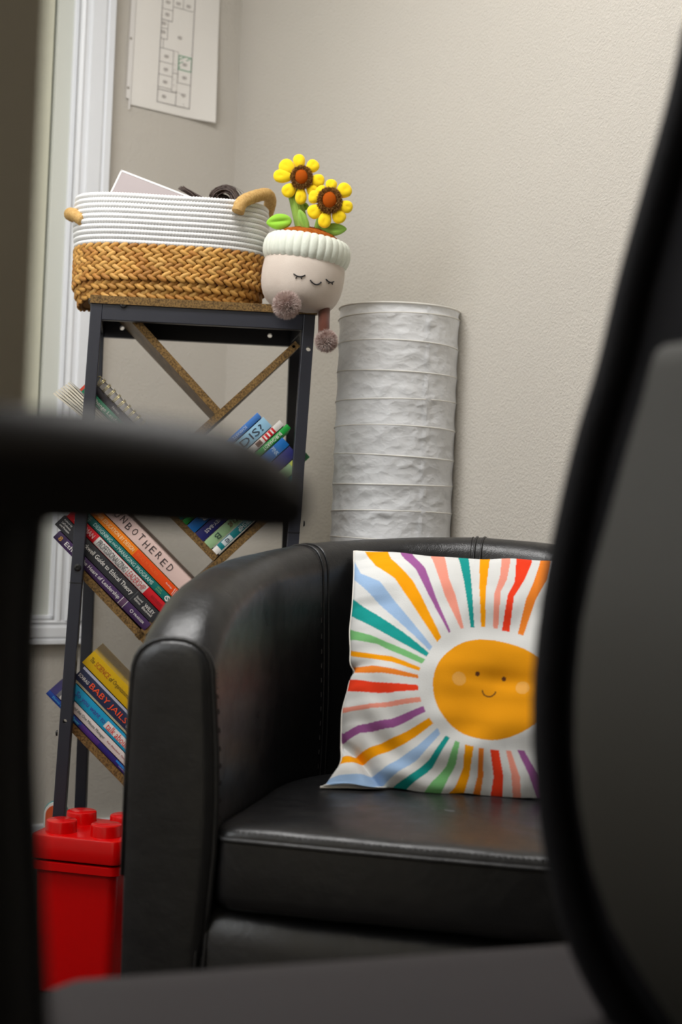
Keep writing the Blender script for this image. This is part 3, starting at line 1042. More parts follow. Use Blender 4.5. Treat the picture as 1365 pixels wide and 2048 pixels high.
# right-hand stack: spines rise to the right, tails on plank C, the last book on plank D
ca, cb_ = fpx(354, 1031), fpx(435.5, 1111)
CX = (cb_ - ca).normalized()                 # down-right, along plank C
RX = (fpx(437, 1115) - fpx(590, 973)).normalized()   # reading direction: down-left, along plank D
RY = NF.cross(RX).normalized()                # letter-up: down-right
if RY.x < 0:
    RY = -RY
R_SPECS = [
    dict(label='thin teal book on leadership lying lowest in the right stack', L=0.206, t=0.0135, col=(16, 122, 128), prints=[('EDUCATIONAL LEADERSHIP', 0.040, 0.150, 0.0070, 0.0085, W_), ('e', 0.172, 0.180, 0.0070, 0.007, (40, 60, 80))], bands=[(0.166, 0.186, 0.002, 0.0118, (200, 210, 214)), (0.195, 0.206, 0.001, 0.0127, W_), (0.0, 0.012, 0.001, 0.0127, (228, 226, 222))]),
    dict(label='pale green book with a brown title in the right stack', L=0.232, t=0.0180, col=(150, 184, 138), prints=[('Learning', 0.110, 0.182, 0.0095, 0.0110, (122, 84, 54)), ('B', 0.203, 0.213, 0.0090, 0.0100, (44, 70, 60))], bands=[(0.0, 0.026, 0.001, 0.0170, (70, 136, 96)), (0.026, 0.034, 0.001, 0.0170, (190, 196, 80))]),
    dict(label='navy blue book with small white capitals in the right stack', L=0.220, t=0.0205, col=(34, 38, 104), prints=[('JOSSEY-BASS', 0.160, 0.206, 0.0100, 0.0078, W_), ('ORGANIZATIONS', 0.060, 0.150, 0.0100, 0.0090, (170, 180, 226))]),
    dict(label='mid blue book with a white letter mark in the right stack', L=0.222, t=0.0188, col=(18, 104, 178), prints=[('PINK', 0.022, 0.030, 0.0094, 0.0150, (190, 214, 236), 1), ('B', 0.186, 0.197, 0.0094, 0.0110, W_), ('DRIVE', 0.06, 0.15, 0.0094, 0.0110, W_)]),
    dict(label='thin bright green book with white capitals in the right stack', L=0.244, t=0.0112, col=(28, 158, 62), prints=[('BURGHARDT', 0.018, 0.060, 0.0056, 0.0066, W_), ('SOCIAL POLICY', 0.08, 0.19, 0.0056, 0.0066, W_)]),
    dict(label='white book with a red title patch and small portrait in the right stack', L=0.240, t=0.0125, col=(222, 218, 212), prints=[('III', 0.022, 0.040, 0.0062, 0.0085, W_)], bands=[(0.018, 0.043, 0.001, 0.0115, (204, 30, 40)), (0.048, 0.060, 0.002, 0.0105, (120, 84, 66)), (0.05, 0.058, 0.004, 0.0085, (82, 52, 42)), (0.200, 0.240, 0.001, 0.0115, (20, 140, 140))]),
    dict(label='light blue book with a handwritten question mark in the right stack', L=0.224, t=0.0225, col=(146, 190, 216), prints=[('DIS?', 0.012, 0.062, 0.0112, 0.0125, (40, 52, 70), 2)]),
    dict(label='slim cornflower blue book leaning at the left end of the right stack', L=0.222, t=0.0118, col=(64, 118, 190), prints=[('SCHWARTZ', 0.030, 0.062, 0.0058, 0.0048, (206, 220, 240))]),
]
pos = 0.0012
for sd in R_SPECS:
    t = sd['t']
    # tail end sits on plank C; origin = head end, low-letter side (towards up-left along C)
    o = cb_ - CX * (pos + t) - RX * (sd['L'] + 0.0006 + 0.0 * t)
    book(sd['label'], o, RX, RY, sd['L'], t, 0.15, sd['col'], sd['prints'], sd.get('bands', ()))
    pos += t + 0.0006

# ------------------------------------------------------------------ rope basket on the shelf
BC = at(338, 600, 2.515)
BC = Vector((BC.x, BC.y, SH))
basket = thing('rope_basket', 'oval basket of white rope above braided tan seagrass on the bookshelf', 'basket', tuple(BC))
BA, BB = 0.163, 0.108


def oval(t, a, b, e=2.5):
    c, s = math.cos(t), math.sin(t)
    r = (abs(c) ** e + abs(s) ** e) ** (-1 / e)
    return a * r * c, b * r * s


def basket_pt(t, grow, h):
    """point on the wall centreline; grow = outward offset, h = height above the board"""
    x, y = oval(t, BA + grow, BB + grow)
    p = BC + SX * x + SY * y
    # the floppy left end sags over the edge of the board
    sag = max(0.0, (-x - 0.135)) * 0.55 * max(0.0, 1 - h / 0.10)
    lift = 0.0035 * math.sin(2.2 * t + 0.6) * (h / 0.17)
    return Vector((p.x, p.y, SH + h - sag + lift))


def coil(grow, h, rr, rz, M, K, fn):
    cs, tl = [], []
    acc = 0.0
    prev = None
    for i in range(M + 1):
        p = basket_pt(2 * PI * i / M, grow, h)
        if prev is not None:
            acc += (p - prev).length
        tl.append(acc)
        cs.append(p)
        prev = p
    tot = tl[-1]
    vs, cols = [], []
    for i in range(M):
        p = cs[i]
        tg = (cs[i + 1] - cs[i - 1 if i else M - 1]).normalized()
        out = Vector((tg.y, -tg.x, 0)).normalized()
        up = Vector((0, 0, 1))
        for j in range(K):
            ph = -PI + 2 * PI * (j + 0.5) / K
            k, c = fn(tl[i], tot, ph)
            vs.append(p + out * (math.cos(ph) * rr * k) + up * (math.sin(ph) * rz * k))
            cols.append(c)
    fs = [(i * K + j, ((i + 1) % M) * K + j, ((i + 1) % M) * K + (j + 1) % K, i * K + (j + 1) % K) for i in range(M) for j in range(K)]
    return vs, fs, cols


M_ROPE = mat('white_cotton_rope', (240, 240, 238), 0.85, 0.2, attr='tint')
M_SEAG = mat('braided_seagrass', (190, 140, 60), 0.6, 0.35, attr='tint', bump=(260, 0.35, 0.001))
SEA = [lin(c) for c in ((198, 148, 74), (184, 132, 62), (206, 158, 86), (176, 124, 58), (192, 142, 70), (170, 116, 52))]


def rope_fn(row):
    def f(l, tot, ph):
        n = round(tot / 0.0052)
        u = l / tot * n
        s = math.sin(2 * PI * (u + (0.5 if ph > 0 else 0) + abs(ph) * 0.45))
        c = 0.82 + 0.05 * s
        return 0.93 + 0.13 * s, (c, c * 0.995, c * 0.985, 1)
    return f


NB, NR = 6, 10
hb, hr = 0.0152, 0.0088


def braid_strands(grow, h, row):
    M = 2000
    cs = [basket_pt(2 * PI * i / M, grow, h) for i in range(M)]
    acc = [0.0]
    for i in range(M):
        acc.append(acc[-1] + (cs[(i + 1) % M] - cs[i]).length)
    tot = acc[-1]
    n = round(tot / 0.0160)
    mb, cols = MB(), []
    for k in range(n):
        for half in (0, 1):
            l = (k + 0.5 * half + 0.25 * (row % 2) + random.uniform(-0.04, 0.04)) / n * tot % tot
            i = int(np.searchsorted(acc, l)) % M
            p = cs[i]
            tg = (cs[(i + 3) % M] - cs[i - 3]).normalized()
            out = Vector((tg.y, -tg.x, 0)).normalized()
            up = out.cross(tg)
            if up.z < 0:
                up = -up
            sgn = 1 if half == 0 else -1
            ang = math.radians(30 + random.uniform(-4, 4)) * sgn
            d = tg * math.cos(ang) + up * math.sin(ang)
            s_ = out.cross(d).normalized()
            o2 = (out + tg * (-0.25) + up * 0.12 * sgn).normalized()
            o2 = (o2 - d * o2.dot(d) * 0.4).normalized()
            c = p + up * (0.0031 * sgn) + out * 0.0035
            mb.ellipsoid(frame_matrix(c, d * 0.0118, s_ * 0.0050, o2 * 0.0040), 8, 6)
            col = SEA[random.randrange(6)]
            f = random.uniform(0.85, 1.12)
            cols += [(col[0] * f, col[1] * f, col[2] * f, 1)] * (8 * 7)
    return mb, cols


M_CORE = mat('seagrass_core', (112, 72, 28), 0.8, 0.2)
for r in range(NB):
    g = -0.010 + 0.010 * min(1.0, r / 2.0)
    v, f, c = coil(g, hb * (r + 0.5), 0.0050, hb * 0.50, 160, 10, lambda l, t_, p: (1.0, (1, 1, 1, 1)))
    core = obj('seagrass_braid', MB().add(v, f), M_CORE, basket, smooth=True)
    mb, cols = braid_strands(g, hb * (r + 0.5), r)
    so_ = obj('braid_strands', mb, M_SEAG, core, smooth=True, attrs={'tint': cols})
    so_['kind'] = 'stuff'
for r in range(NR):
    g = 0.001 + 0.003 * math.sin(PI * r / NR)
    v, f, c = coil(g, hb * NB + hr * (r + 0.45), 0.0056, hr * 0.56, 760, 8, rope_fn(r))
    obj('rope_coil', MB().add(v, f), M_ROPE, basket, smooth=True, attrs={'tint': c})
bot = MB()
rings = []
for k, gq in enumerate((-0.004, -0.03, -0.06, -0.09)):
    rings.append([basket_pt(2 * PI * i / 48, gq, 0.003) for i in range(48)])
bot.add([p for r in rings for p in r], [(k * 48 + i, k * 48 + (i + 1) % 48, (k + 1) * 48 + (i + 1) % 48, (k + 1) * 48 + i) for k in range(3) for i in range(48)] + [tuple(3 * 48 + i for i in range(48))])
obj('basket_bottom', bot, mat('seagrass_base', (150, 104, 46), 0.8), basket)


def smooth_path(pts, n=8):
    """Catmull-Rom through the points"""
    P = [Vector(p) for p in pts]
    P = [P[0] * 2 - P[1]] + P + [P[-1] * 2 - P[-2]]
    out = []
    for i in range(1, len(P) - 2):
        for k in range(n):
            t = k / n
            a, b, c, d = P[i - 1], P[i], P[i + 1], P[i + 2]
            out.append(0.5 * ((2 * b) + (c - a) * t + (2 * a - 5 * b + 4 * c - d) * t * t + (3 * b - a - 3 * c + d) * t ** 3))
    out.append(P[-2])
    return out


M_JUTE = mat('wrapped_jute', (212, 176, 116), 0.85, 0.15, var=(260, (182, 142, 84), 0.2))


def handle(pts):
    path = smooth_path(pts, 14)
    mb = MB().tube(path, [0.0108 + 0.0006 * math.sin(i * 2.6) for i in range(len(path))], 14)
    obj('handle', mb, M_JUTE, basket, smooth=True)


handle([at(476, 424, 2.415), at(484, 405, 2.42), at(507, 394, 2.45), at(533, 389, 2.49), at(541, 402, 2.53), at(536, 424, 2.555), at(528, 444, 2.57)])
handle([at(168, 442, 2.44), at(152, 431, 2.455), at(142, 428, 2.48), at(142, 430, 2.53), at(155, 436, 2.575), at(170, 446, 2.59)])

# grey book and a brown-haired doll inside the basket
gc = at(243, 340, 2.55)
g_r = (at(375, 391, 2.53) - gc).normalized()
g_n = Vector((0.05, -1, 0.12)).normalized()
g_n = (g_n - g_r * g_n.dot(g_r)).normalized()
g_d = g_r.cross(g_n).normalized()
if g_d.z > 0:
    g_d = -g_d
gb = thing('picture_album', 'grey covered book with white edges sticking out of the basket', 'book', M=frame_matrix(gc, g_r, -g_d, g_r.cross(-g_d)))


def gbox(mb, x0, x1, d0, d1, n0, n1):
    q = []
    for n_ in (n0, n1):
        for x, d in ((x0, d0), (x1, d0), (x1, d1), (x0, d1)):
            q.append(gc + g_r * x + g_d * d + g_n * n_)
    return mb.hexa(q)


obj('cover', gbox(MB(), 0.003, 0.158, 0.003, 0.150, 0.0, 0.0016), mat('mauve_grey_cover', (170, 158, 158), 0.5), gb, weld=True)
obj('white_border', gbox(gbox(MB(), 0, 0.161, 0, 0.0032, -0.012, 0.0022), 0, 0.0032, 0, 0.153, -0.012, 0.0022), mat('white_edge', (232, 230, 230), 0.4), gb, weld=True)
obj('page_block', gbox(MB(), 0.0034, 0.158, 0.0034, 0.15, -0.012, -0.0002), M_WHITE, gb, weld=True)

hc = at(440, 432, 2.52)
doll = thing('doll', 'doll with messy dark brown hair poking out of the basket', 'doll', (hc.x, hc.y, SH + 0.004))
M_SKIN = mat('doll_skin', (214, 170, 140), 0.5)
M_HAIR = mat('dark_brown_doll_hair', (78, 60, 52), 0.55, 0.4, var=(400, (48, 36, 32), 0.2))
obj('head', MB().ellipsoid(Matrix.Translation(hc) @ Matrix.Diagonal((0.024, 0.026, 0.030, 1))), M_SKIN, doll, smooth=True)
obj('body', MB().lathe([(0.004, 0.006), (0.03, 0.008), (0.026, 0.06), (0.014, 0.075), (0.010, hc.z - SH - 0.02)], 18, (hc.x, hc.y, SH)), mat('doll_dress', (176, 120, 130), 0.8), doll, smooth=True)
cap = MB().ellipsoid(Matrix.Translation(hc + Vector((0, 0.003, 0.006))) @ Matrix.Diagonal((0.0275, 0.030, 0.034, 1)), 24, 16, fn=lambda x, y, z: (x * (1 + 0.10 * math.sin(9 * x + 5 * z)), y, z))
obj('hair_cap', cap, M_HAIR, doll, smooth=True)
locks = MB()
for k in range(60):      # dome of curls
    a = random.uniform(0, PI)
    r = random.uniform(17, 27)
    cx_, cy_ = 449 + random.uniform(-4, 6), 400 + random.uniform(-4, 4)
    Y = 2.47 + random.uniform(-0.02, 0.05)
    pts = []
    for i in range(9):
        b = a * 0.3 + (PI - 0.1) * i / 8
        pts.append(at(cx_ - r * math.cos(b) * random.uniform(0.97, 1.03), cy_ - r * math.sin(b) * random.uniform(0.95, 1.05), Y + 0.01 * math.sin(b)))
    locks.tube(pts, random.uniform(0.0005, 0.0022), 5)
for k in range(26):      # flicked tuft to the left
    x0, y0 = 404 + random.uniform(-10, 8), 400 + random.uniform(-2, 6)
    x2, y2 = 360 + random.uniform(-3, 14), 373 + random.uniform(-2, 9)
    Y = 2.46 + random.uniform(-0.015, 0.02)
    pts = [at(x0 + (x2 - x0) * q + random.uniform(-1, 1), y0 + (y2 - y0) * q - 3 * math.sin(PI * q), Y) for q in (0, 0.2, 0.4, 0.6, 0.8, 1)]
    locks.tube(pts, [0.0018, 0.0018, 0.0016, 0.0014, 0.001, 0.0004], 5)
for k in range(14):      # stray single hairs
    cx_, r = 452 + random.uniform(-8, 10), random.uniform(24, 36)
    pts = [at(cx_ - r * math.cos(PI * i / 9), 404 - r * math.sin(PI * i / 9) * random.uniform(0.9, 1.0), 2.48) for i in range(10)]
    locks.tube(pts, 0.00025, 4)
lk = obj('hair_locks', locks, M_HAIR, doll, smooth=True)
lk['kind'] = 'stuff'

# ------------------------------------------------------------------ sunflower plush
PY = 2.44
pm = PY / FPX
ptilt = math.radians(9)
pU = (_U * math.cos(ptilt) + _R * math.sin(ptilt)).normalized()       # plush up axis (leans right)
pR = (_R * math.cos(ptilt) - _U * math.sin(ptilt)).normalized()
pF = -_F.copy()
pc = at(606, 556, PY)
plush = thing('sunflower_plush', 'smiling plush flower pot with two sunflowers and pompom feet on the bookshelf corner', 'plush toy', (pc.x, pc.y, SH))
PMx = frame_matrix(pc, pR, pF.cross(pR).normalized() if False else pU, pF)    # x right, y up, z towards the camera


def pl(x, y, z=0.0):
    return pc + pR * x + pU * y + pF * z


M_BODY = mat('beige_velour', (214, 202, 190), 0.85, 0.2, sheen=0.3, bump=(500, 0.25, 0.001), var=(30, (204, 190, 178), 0.3))
body = MB()
prof = [(0.0, -0.062), (0.026, -0.0615), (0.046, -0.056), (0.060, -0.045), (0.0685, -0.028), (0.0715, -0.008), (0.0715, 0.012), (0.069, 0.030), (0.060, 0.048), (0.03, 0.055), (0, 0.056)]
body.lathe(prof, 48, pc, axis=pU, start=pR)
obj('pot_body', body, M_BODY, plush, smooth=True, sub=1)
# ribbed rim: a roll of corduroy
rim = MB()
KR = 34
NJ, NI = KR * 8, 14
vs = []
for j in range(NJ):
    t = 2 * PI * j / NJ
    rib = abs(math.sin(KR * t / 2.0)) ** 0.6
    for i in range(NI):
        a = 2 * PI * i / NI
        rr = 0.0620 + 0.0130 * math.cos(a) * (0.86 + 0.16 * rib)
        yy = 0.0445 + 0.0235 * math.sin(a) * (0.93 + 0.08 * rib)
        if abs(math.cos(a)) > 0.3 and math.cos(a) > 0:
            rr += 0.0012
        vs.append(pl(rr * math.cos(t), yy, rr * math.sin(t)))
fs = [(j * NI + i, ((j + 1) % NJ) * NI + i, ((j + 1) % NJ) * NI + (i + 1) % NI, j * NI + (i + 1) % NI) for j in range(NJ) for i in range(NI)]
obj('ribbed_rim', rim.add(vs, fs), mat('mint_white_corduroy', (226, 230, 216), 0.9, 0.15, sheen=0.3, bump=(700, 0.5, 0.001)), plush, smooth=True)
M_SOIL = mat('rust_orange_fleece', (178, 98, 34), 0.9, 0.1, var=(200, (146, 74, 22), 0.2))
soil = MB().lathe([(0.058, 0.058), (0.055, 0.069), (0.044, 0.0775), (0.024, 0.083), (0, 0.085)], 36, pc, axis=pU, start=pR)
so = obj('soil', soil, M_SOIL, plush, smooth=True)
fz = MB()
P_, N_ = [], []
for k in range(2600):
    t, r = random.uniform(0, 2 * PI), 0.055 * math.sqrt(random.random())
    h = 0.085 - 0.018 * (r / 0.055) ** 2.2
    P_.append(pl(r * math.cos(t), h, r * math.sin(t)))
    N_.append((pU + (pR * math.cos(t) + pF * math.sin(t)) * (r / 0.06)).normalized())
fzo = obj('soil_pile', fz.blades(P_, N_, 0.0034, 0.0010, 0.5), M_SOIL, so)
fzo['kind'] = 'stuff'
# stems
M_STEM = mat('green_corduroy', (140, 172, 74), 0.85, 0.15, sheen=0.2)
M_LEAF = mat('lime_velour', (150, 206, 60), 0.8, 0.2, sheen=0.3, bump=(500, 0.2, 0.001))
M_LEAF2 = mat('muted_green_velour', (142, 184, 78), 0.85, 0.2, sheen=0.2)


def stem(p0, p1, r0, r1):
    p0, p1 = Vector(p0), Vector(p1)
    ax = (p1 - p0).normalized()
    a = ax.orthogonal().normalized()
    b = ax.cross(a)
    K, H = 96, 10
    vs = []
    for i in range(H + 1):
        t = i / H
        r = r0 + (r1 - r0) * t
        c = p0 + (p1 - p0) * t
        for j in range(K):
            th = 2 * PI * j / K
            q = r * (0.95 + 0.06 * abs(math.sin(th * 9)) ** 0.7)
            vs.append(c + (a * math.cos(th) + b * math.sin(th)) * q)
    return MB().add(vs, [(i * K + j, i * K + (j + 1) % K, (i + 1) * K + (j + 1) % K, (i + 1) * K + j) for i in range(H) for j in range(K)])


obj('stem', stem(at(612, 482, 2.445), at(586, 378, 2.445), 0.0130, 0.0105), M_STEM, plush, smooth=True)
obj('stem', stem(at(634, 486, 2.44), at(652, 410, 2.44), 0.0118, 0.0095), M_STEM, plush, smooth=True)


def leaf(base, tip, wpx, m, Y=2.43, thick=0.006, fold=0.0):
    b, t = at(*base, Y), at(*tip, Y - 0.006)
    d = (t - b)
    L = d.length / 2
    d.normalize()
    s = pF.cross(d).normalized()
    n = d.cross(s)
    Mx = frame_matrix((b + t) / 2, d * L, s * (wpx * pm / 2), n * thick)

    def fn(x, y, z):
        tap = 1.0 - 0.35 * max(0, x) ** 2
        crease = -0.55 * math.exp(-(y * 4.5) ** 2) * (1 if z * n.dot(pF) > 0 else 0)
        return (x, y * tap, z + crease * (1 - x * x) * (1 if n.dot(pF) > 0 else -1))
    obj('leaf', MB().ellipsoid(Mx, 28, 18, fn=fn), m, plush, smooth=True)


leaf((584, 441), (533, 446), 32, M_LEAF, 2.425)
leaf((616, 464), (599, 419), 19, M_LEAF2, 2.408)
leaf((597, 414), (618, 412), 18, M_LEAF2, 2.455)
leaf((641, 460), (694, 458), 26, M_LEAF2, 2.425)
# flowers
M_PETAL = mat('yellow_velour', (250, 214, 14), 0.75, 0.2, sheen=0.3, bump=(450, 0.2, 0.001))
M_RING = mat('brown_fleece', (186, 138, 78), 0.9, 0.1, var=(220, (110, 70, 32), 0.2))
M_CENTRE = mat('rust_velour', (168, 76, 10), 0.85, 0.1)


def flower(cx, cy, Y, angs, rp_in, rp_out, ringr, cenr):
    c = at(cx, cy, Y)
    m = Y / FPX
    for k, (a, wd, ln) in enumerate(angs):
        a = math.radians(a)
        d = _R * math.cos(a) + _U * math.sin(a)
        s = pF.cross(d).normalized()
        ln = ln * 1.04
        mid = c + d * ((rp_in + ln) / 2 * m) - pF * (0.002 + 0.0015 * (k % 2))
        Mx = frame_matrix(mid, d * ((ln - rp_in) / 2 * m), s * (wd * 0.57 * m), pF * 0.0068)

        def fn(x, y, z):
            w_ = 0.84 + 0.20 * x
            dim = 0.22 * math.exp(-((x - 0.35) ** 2 + (y * 1.3) ** 2) * 7) if z > 0 else 0
            return (x, y * w_, z - dim)
        obj('petal', MB().ellipsoid(Mx, 22, 16, fn=fn), M_PETAL, plush, smooth=True)
    Mx = frame_matrix(c + pF * 0.002, _R * (ringr * 0.92 * m), _U * (ringr * 0.98 * m), pF * 0.008)
    ro = obj('seed_ring', MB().ellipsoid(Mx, 30, 12), M_RING, plush, smooth=True)
    P_, N_ = [], []
    for k in range(2200):
        t, r = random.uniform(0, 2 * PI), random.uniform(0.55, 1.0)
        z = 0.008 * math.sqrt(max(0, 1 - r * r)) + 0.002
        P_.append(c + _R * (ringr * 0.92 * m * r * math.cos(t)) + _U * (ringr * 0.98 * m * r * math.sin(t)) + pF * z)
        N_.append((pF * (1.15 - r) + (_R * math.cos(t) + _U * math.sin(t)) * r).normalized())
    pile = obj('seed_pile', MB().blades(P_, N_, 0.0042, 0.0009, 0.5), M_RING, ro)
    pile['kind'] = 'stuff'
    Mx = frame_matrix(c + pF * 0.006, _R * (cenr * 0.92 * m), _U * (cenr * 1.06 * m), pF * 0.0095)
    obj('flower_centre', MB().ellipsoid(Mx, 28, 18), M_CENTRE, plush, smooth=True)


flower(603.5, 356, 2.425, [(98, 25, 47), (48, 27, 45), (-8, 27, 45), (-47, 25, 44), (-92, 24, 51), (-137, 28, 48), (174, 28, 55), (142, 32, 52), ], 17, 46, 23, 15)
flower(659.5, 402, 2.405, [(84, 24, 43), (37, 32, 50), (-18, 26, 47), (-58, 29, 48), (-104, 27, 53), (-146, 30, 49), (165, 28, 42), (128, 24, 36)], 18, 46, 26, 16.5)
# face: embroidered eyes and smile
M_THREAD = mat('black_thread', (34, 32, 34), 0.7)


def surf(px, py):
    """point on the front of the pot body seen at this pixel"""
    d = (_F + _R * ((px - 682.5) / FPX) - _U * ((py - 1024.0) / FPX)).normalized()
    o = CAM - pc
    # march to the lathe body
    s = (pc - CAM).dot(d) - 0.12
    for k in range(400):
        p = CAM + d * s
        q = p - pc
        h = q.dot(pU)
        r = (q - pU * h).length
        R = np.interp(h, [a[1] for a in prof], [a[0] for a in prof])
        if r < R + 0.0006:
            return p
        s += 0.0004
    return CAM + d * s


def thread(pts, r=0.0011, nm='embroidered_line'):
    obj(nm, MB().tube([surf(*p) for p in pts], r, 6), M_THREAD, plush, smooth=True)


def arc(p0, p1, sag, n=9):
    out = []
    for i in range(n):
        t = i / (n - 1)
        out.append((p0[0] + (p1[0] - p0[0]) * t, p0[1] + (p1[1] - p0[1]) * t + sag * 4 * t * (1 - t)))
    return out


thread(arc((587.5, 547.5), (611, 550), 4.5))
for a, b in (((594.5, 552.5), (591.5, 557)), ((602, 553), (603.5, 558))):
    thread([a, b], 0.0008)
thread(arc((621, 560), (643, 564), 7), 0.0012)
thread(arc((652.5, 558), (668.5, 563), 4))
for a, b in (((659.5, 563.5), (658, 568)), ((664.5, 564), (665.5, 569))):
    thread([a, b], 0.0008)
# legs and pompom feet
M_LEG = mat('brown_velour', (88, 46, 32), 0.8, 0.2, sheen=0.3)
M_POM = mat('greige_faux_fur', (226, 212, 206), 0.9, 0.1, var=(90, (184, 156, 148), 0.22))
obj('leg', MB().tube(smooth_path([at(648, 598, 2.445), at(649, 617, 2.428), at(648, 645, 2.405), at(648, 668, 2.398)], 6), [0.0100] * 19, 14), M_LEG, plush, smooth=True)
obj('leg', MB().tube(smooth_path([at(590, 594, 2.42), at(582, 602, 2.385), at(576, 608, 2.37)], 6), 0.0085, 14), M_LEG, plush, smooth=True)


def pom(px, py, Y, rpx, axis_dark=None):
    c = at(px, py, Y)
    R = rpx * Y / FPX
    o = obj('pompom_foot', MB().ellipsoid(Matrix.Translation(c) @ Matrix.Diagonal((R * 0.66, R * 0.66, R * 0.66, 1)), 24, 16), M_POM, plush, smooth=True)
    P_, N_ = [], []
    for k in range(5200):
        n = Vector((random.gauss(0, 1), random.gauss(0, 1), random.gauss(0, 1))).normalized()
        P_.append(c + n * R * 0.62)
        N_.append(n)
    f = obj('pompom_fur', MB().blades(P_, N_, R * 0.42, 0.0007, 0.32), M_POM, o)
    f['kind'] = 'stuff'


pom(573.5, 610, 2.355, 30)
pom(653, 682, 2.395, 24.5)

# ------------------------------------------------------------------ paper floor lamp
lc = at(800, 623, 2.60)
lamp = thing('floor_lamp', 'tall white paper cylinder floor lamp standing behind the armchair', 'lamp', (lc.x, lc.y, 0))
LR = 0.1105
LTOP = lc.z
ring_z = [LTOP, LTOP - 0.0185]
while ring_z[-1] > 0.14:
    ring_z.append(ring_z[-1] - 0.0500)
seam_t = math.atan2(-0.90, 0.44)
NS = 200


def ring_r(k, t):
    return LR + 0.0006 * math.sin(2 * t + k * 1.7)


def ring_dz(k, t):
    return 0.0028 * math.sin(t + 1.9 * k) * (0.3 if k == 0 else 1)


shade = MB()
rows = []
for k in range(len(ring_z) - 1):
    nsub = 5 if k == 0 else 11
    for i in range(nsub + (1 if k == len(ring_z) - 2 else 0)):
        f = i / nsub
        row = []
        for j in range(NS):
            t = 2 * PI * j / NS
            z = (ring_z[k] + ring_dz(k, t)) * (1 - f) + (ring_z[k + 1] + ring_dz(k + 1, t)) * f
            nz = noise.noise(Vector((math.cos(t) * 4, math.sin(t) * 4, z * 26 + k * 3.1)))
            nz2 = noise.noise(Vector((math.cos(t) * 11, math.sin(t) * 11, z * 60 + k * 1.3)))
            bow = math.sin(PI * f)
            r = LR - bow * (0.0020 + 0.0010 * nz + 0.0008 * abs(nz2)) + (0.0005 if 0 < ((t - seam_t) % (2 * PI)) < 0.10 else 0)
            row.append((lc.x + r * math.cos(t), lc.y + r * math.sin(t), z))
        rows.append(row)
shade.add([p for r in rows for p in r], [(i * NS + j, (i + 1) * NS + j, (i + 1) * NS + (j + 1) % NS, i * NS + (j + 1) % NS) for i in range(len(rows) - 1) for j in range(NS)])
sh = obj('paper_shade', shade, M_PAPERLAMP, lamp, smooth=True)
M_WIRE = mat('paper_covered_wire', (236, 233, 226), 0.7, 0.2)
for k, z in enumerate(ring_z):
    pts = [(lc.x + (ring_r(k, t)) * math.cos(t), lc.y + (ring_r(k, t)) * math.sin(t), z + ring_dz(k, t)) for t in [2 * PI * i / 72 for i in range(72)]]
    obj('wire_hoop', MB().tube(pts, 0.0011 if k else 0.0018, 7, closed=True), M_WIRE, lamp, smooth=True)
obj('seam_strip', MB().add([(lc.x + (LR - 0.0006) * math.cos(seam_t + a), lc.y + (LR - 0.0006) * math.sin(seam_t + a), z) for z in (ring_z[-1], LTOP) for a in (-0.035, 0.0, 0.035)], [(0, 1, 4, 3), (1, 2, 5, 4)]), M_PAPERLAMP, sh)
for k in range(3):
    t = 2 * PI * k / 3 + 0.9
    obj('leg', MB().tube([(lc.x + (LR - 0.012) * math.cos(t), lc.y + (LR - 0.012) * math.sin(t), LTOP - 0.004), (lc.x + (LR - 0.012) * math.cos(t), lc.y + (LR - 0.012) * math.sin(t), 0.0)], 0.0022, 8), mat('white_steel_rod', (220, 220, 218), 0.4), lamp)
obj('bulb_holder', MB().lathe([(0.02, 0.30), (0.02, 0.36), (0.012, 0.37), (0.03, 0.40), (0.034, 0.43), (0.02, 0.46), (0, 0.465)], 20, (lc.x, lc.y, 0)), M_WHITE, lamp, smooth=True)
obj('holder_strut', MB().tube([(lc.x - LR, lc.y, 0.31), (lc.x + LR, lc.y, 0.31)], 0.003, 8), M_WHITE, lamp)

# ------------------------------------------------------------------ black leather tub chair
CA = math.radians(-12.4)
AX = Vector((math.cos(CA), math.sin(CA), 0))
AY = Vector((-math.sin(CA), math.cos(CA), 0))
A0 = Vector((0.0886, 1.5235, 0))


def ap(x, y, z):
    p = A0 + AX * x + AY * y
    return Vector((p.x, p.y, z))


chair = thing('armchair', 'black leather tub armchair with stitched seams and a loose seat cushion', 'armchair', M=frame_matrix(A0 + AY * 0.3, AX, AY, Vector((0, 0, 1))))
LS, RC = 0.26, 0.2730
ATOT = 2 * LS + PI * RC
HP = ([0, 0.015, 0.03, 0.07, 0.107, 0.169, 0.25, 0.327, 0.45, 0.60, 0.70], [0.626, 0.641, 0.653, 0.676, 0.688, 0.701, 0.711, 0.718, 0.735, 0.747, 0.751])


def station(a):
    if a < LS:
        return (-RC, a), (-1, 0)
    if a > ATOT - LS:
        return (RC, ATOT - a), (1, 0)
    th = (a - LS) / RC
    return (-RC * math.cos(th), LS + RC * math.sin(th)), (-math.cos(th), math.sin(th))


def top_h(a):
    q = min(a, ATOT - a)
    return float(np.interp(q, *HP))


def thick(a):
    q = min(a, ATOT - a)
    return float(np.interp(q, [0, 0.15, 0.45, 0.8], [0.094, 0.090, 0.086, 0.082]))


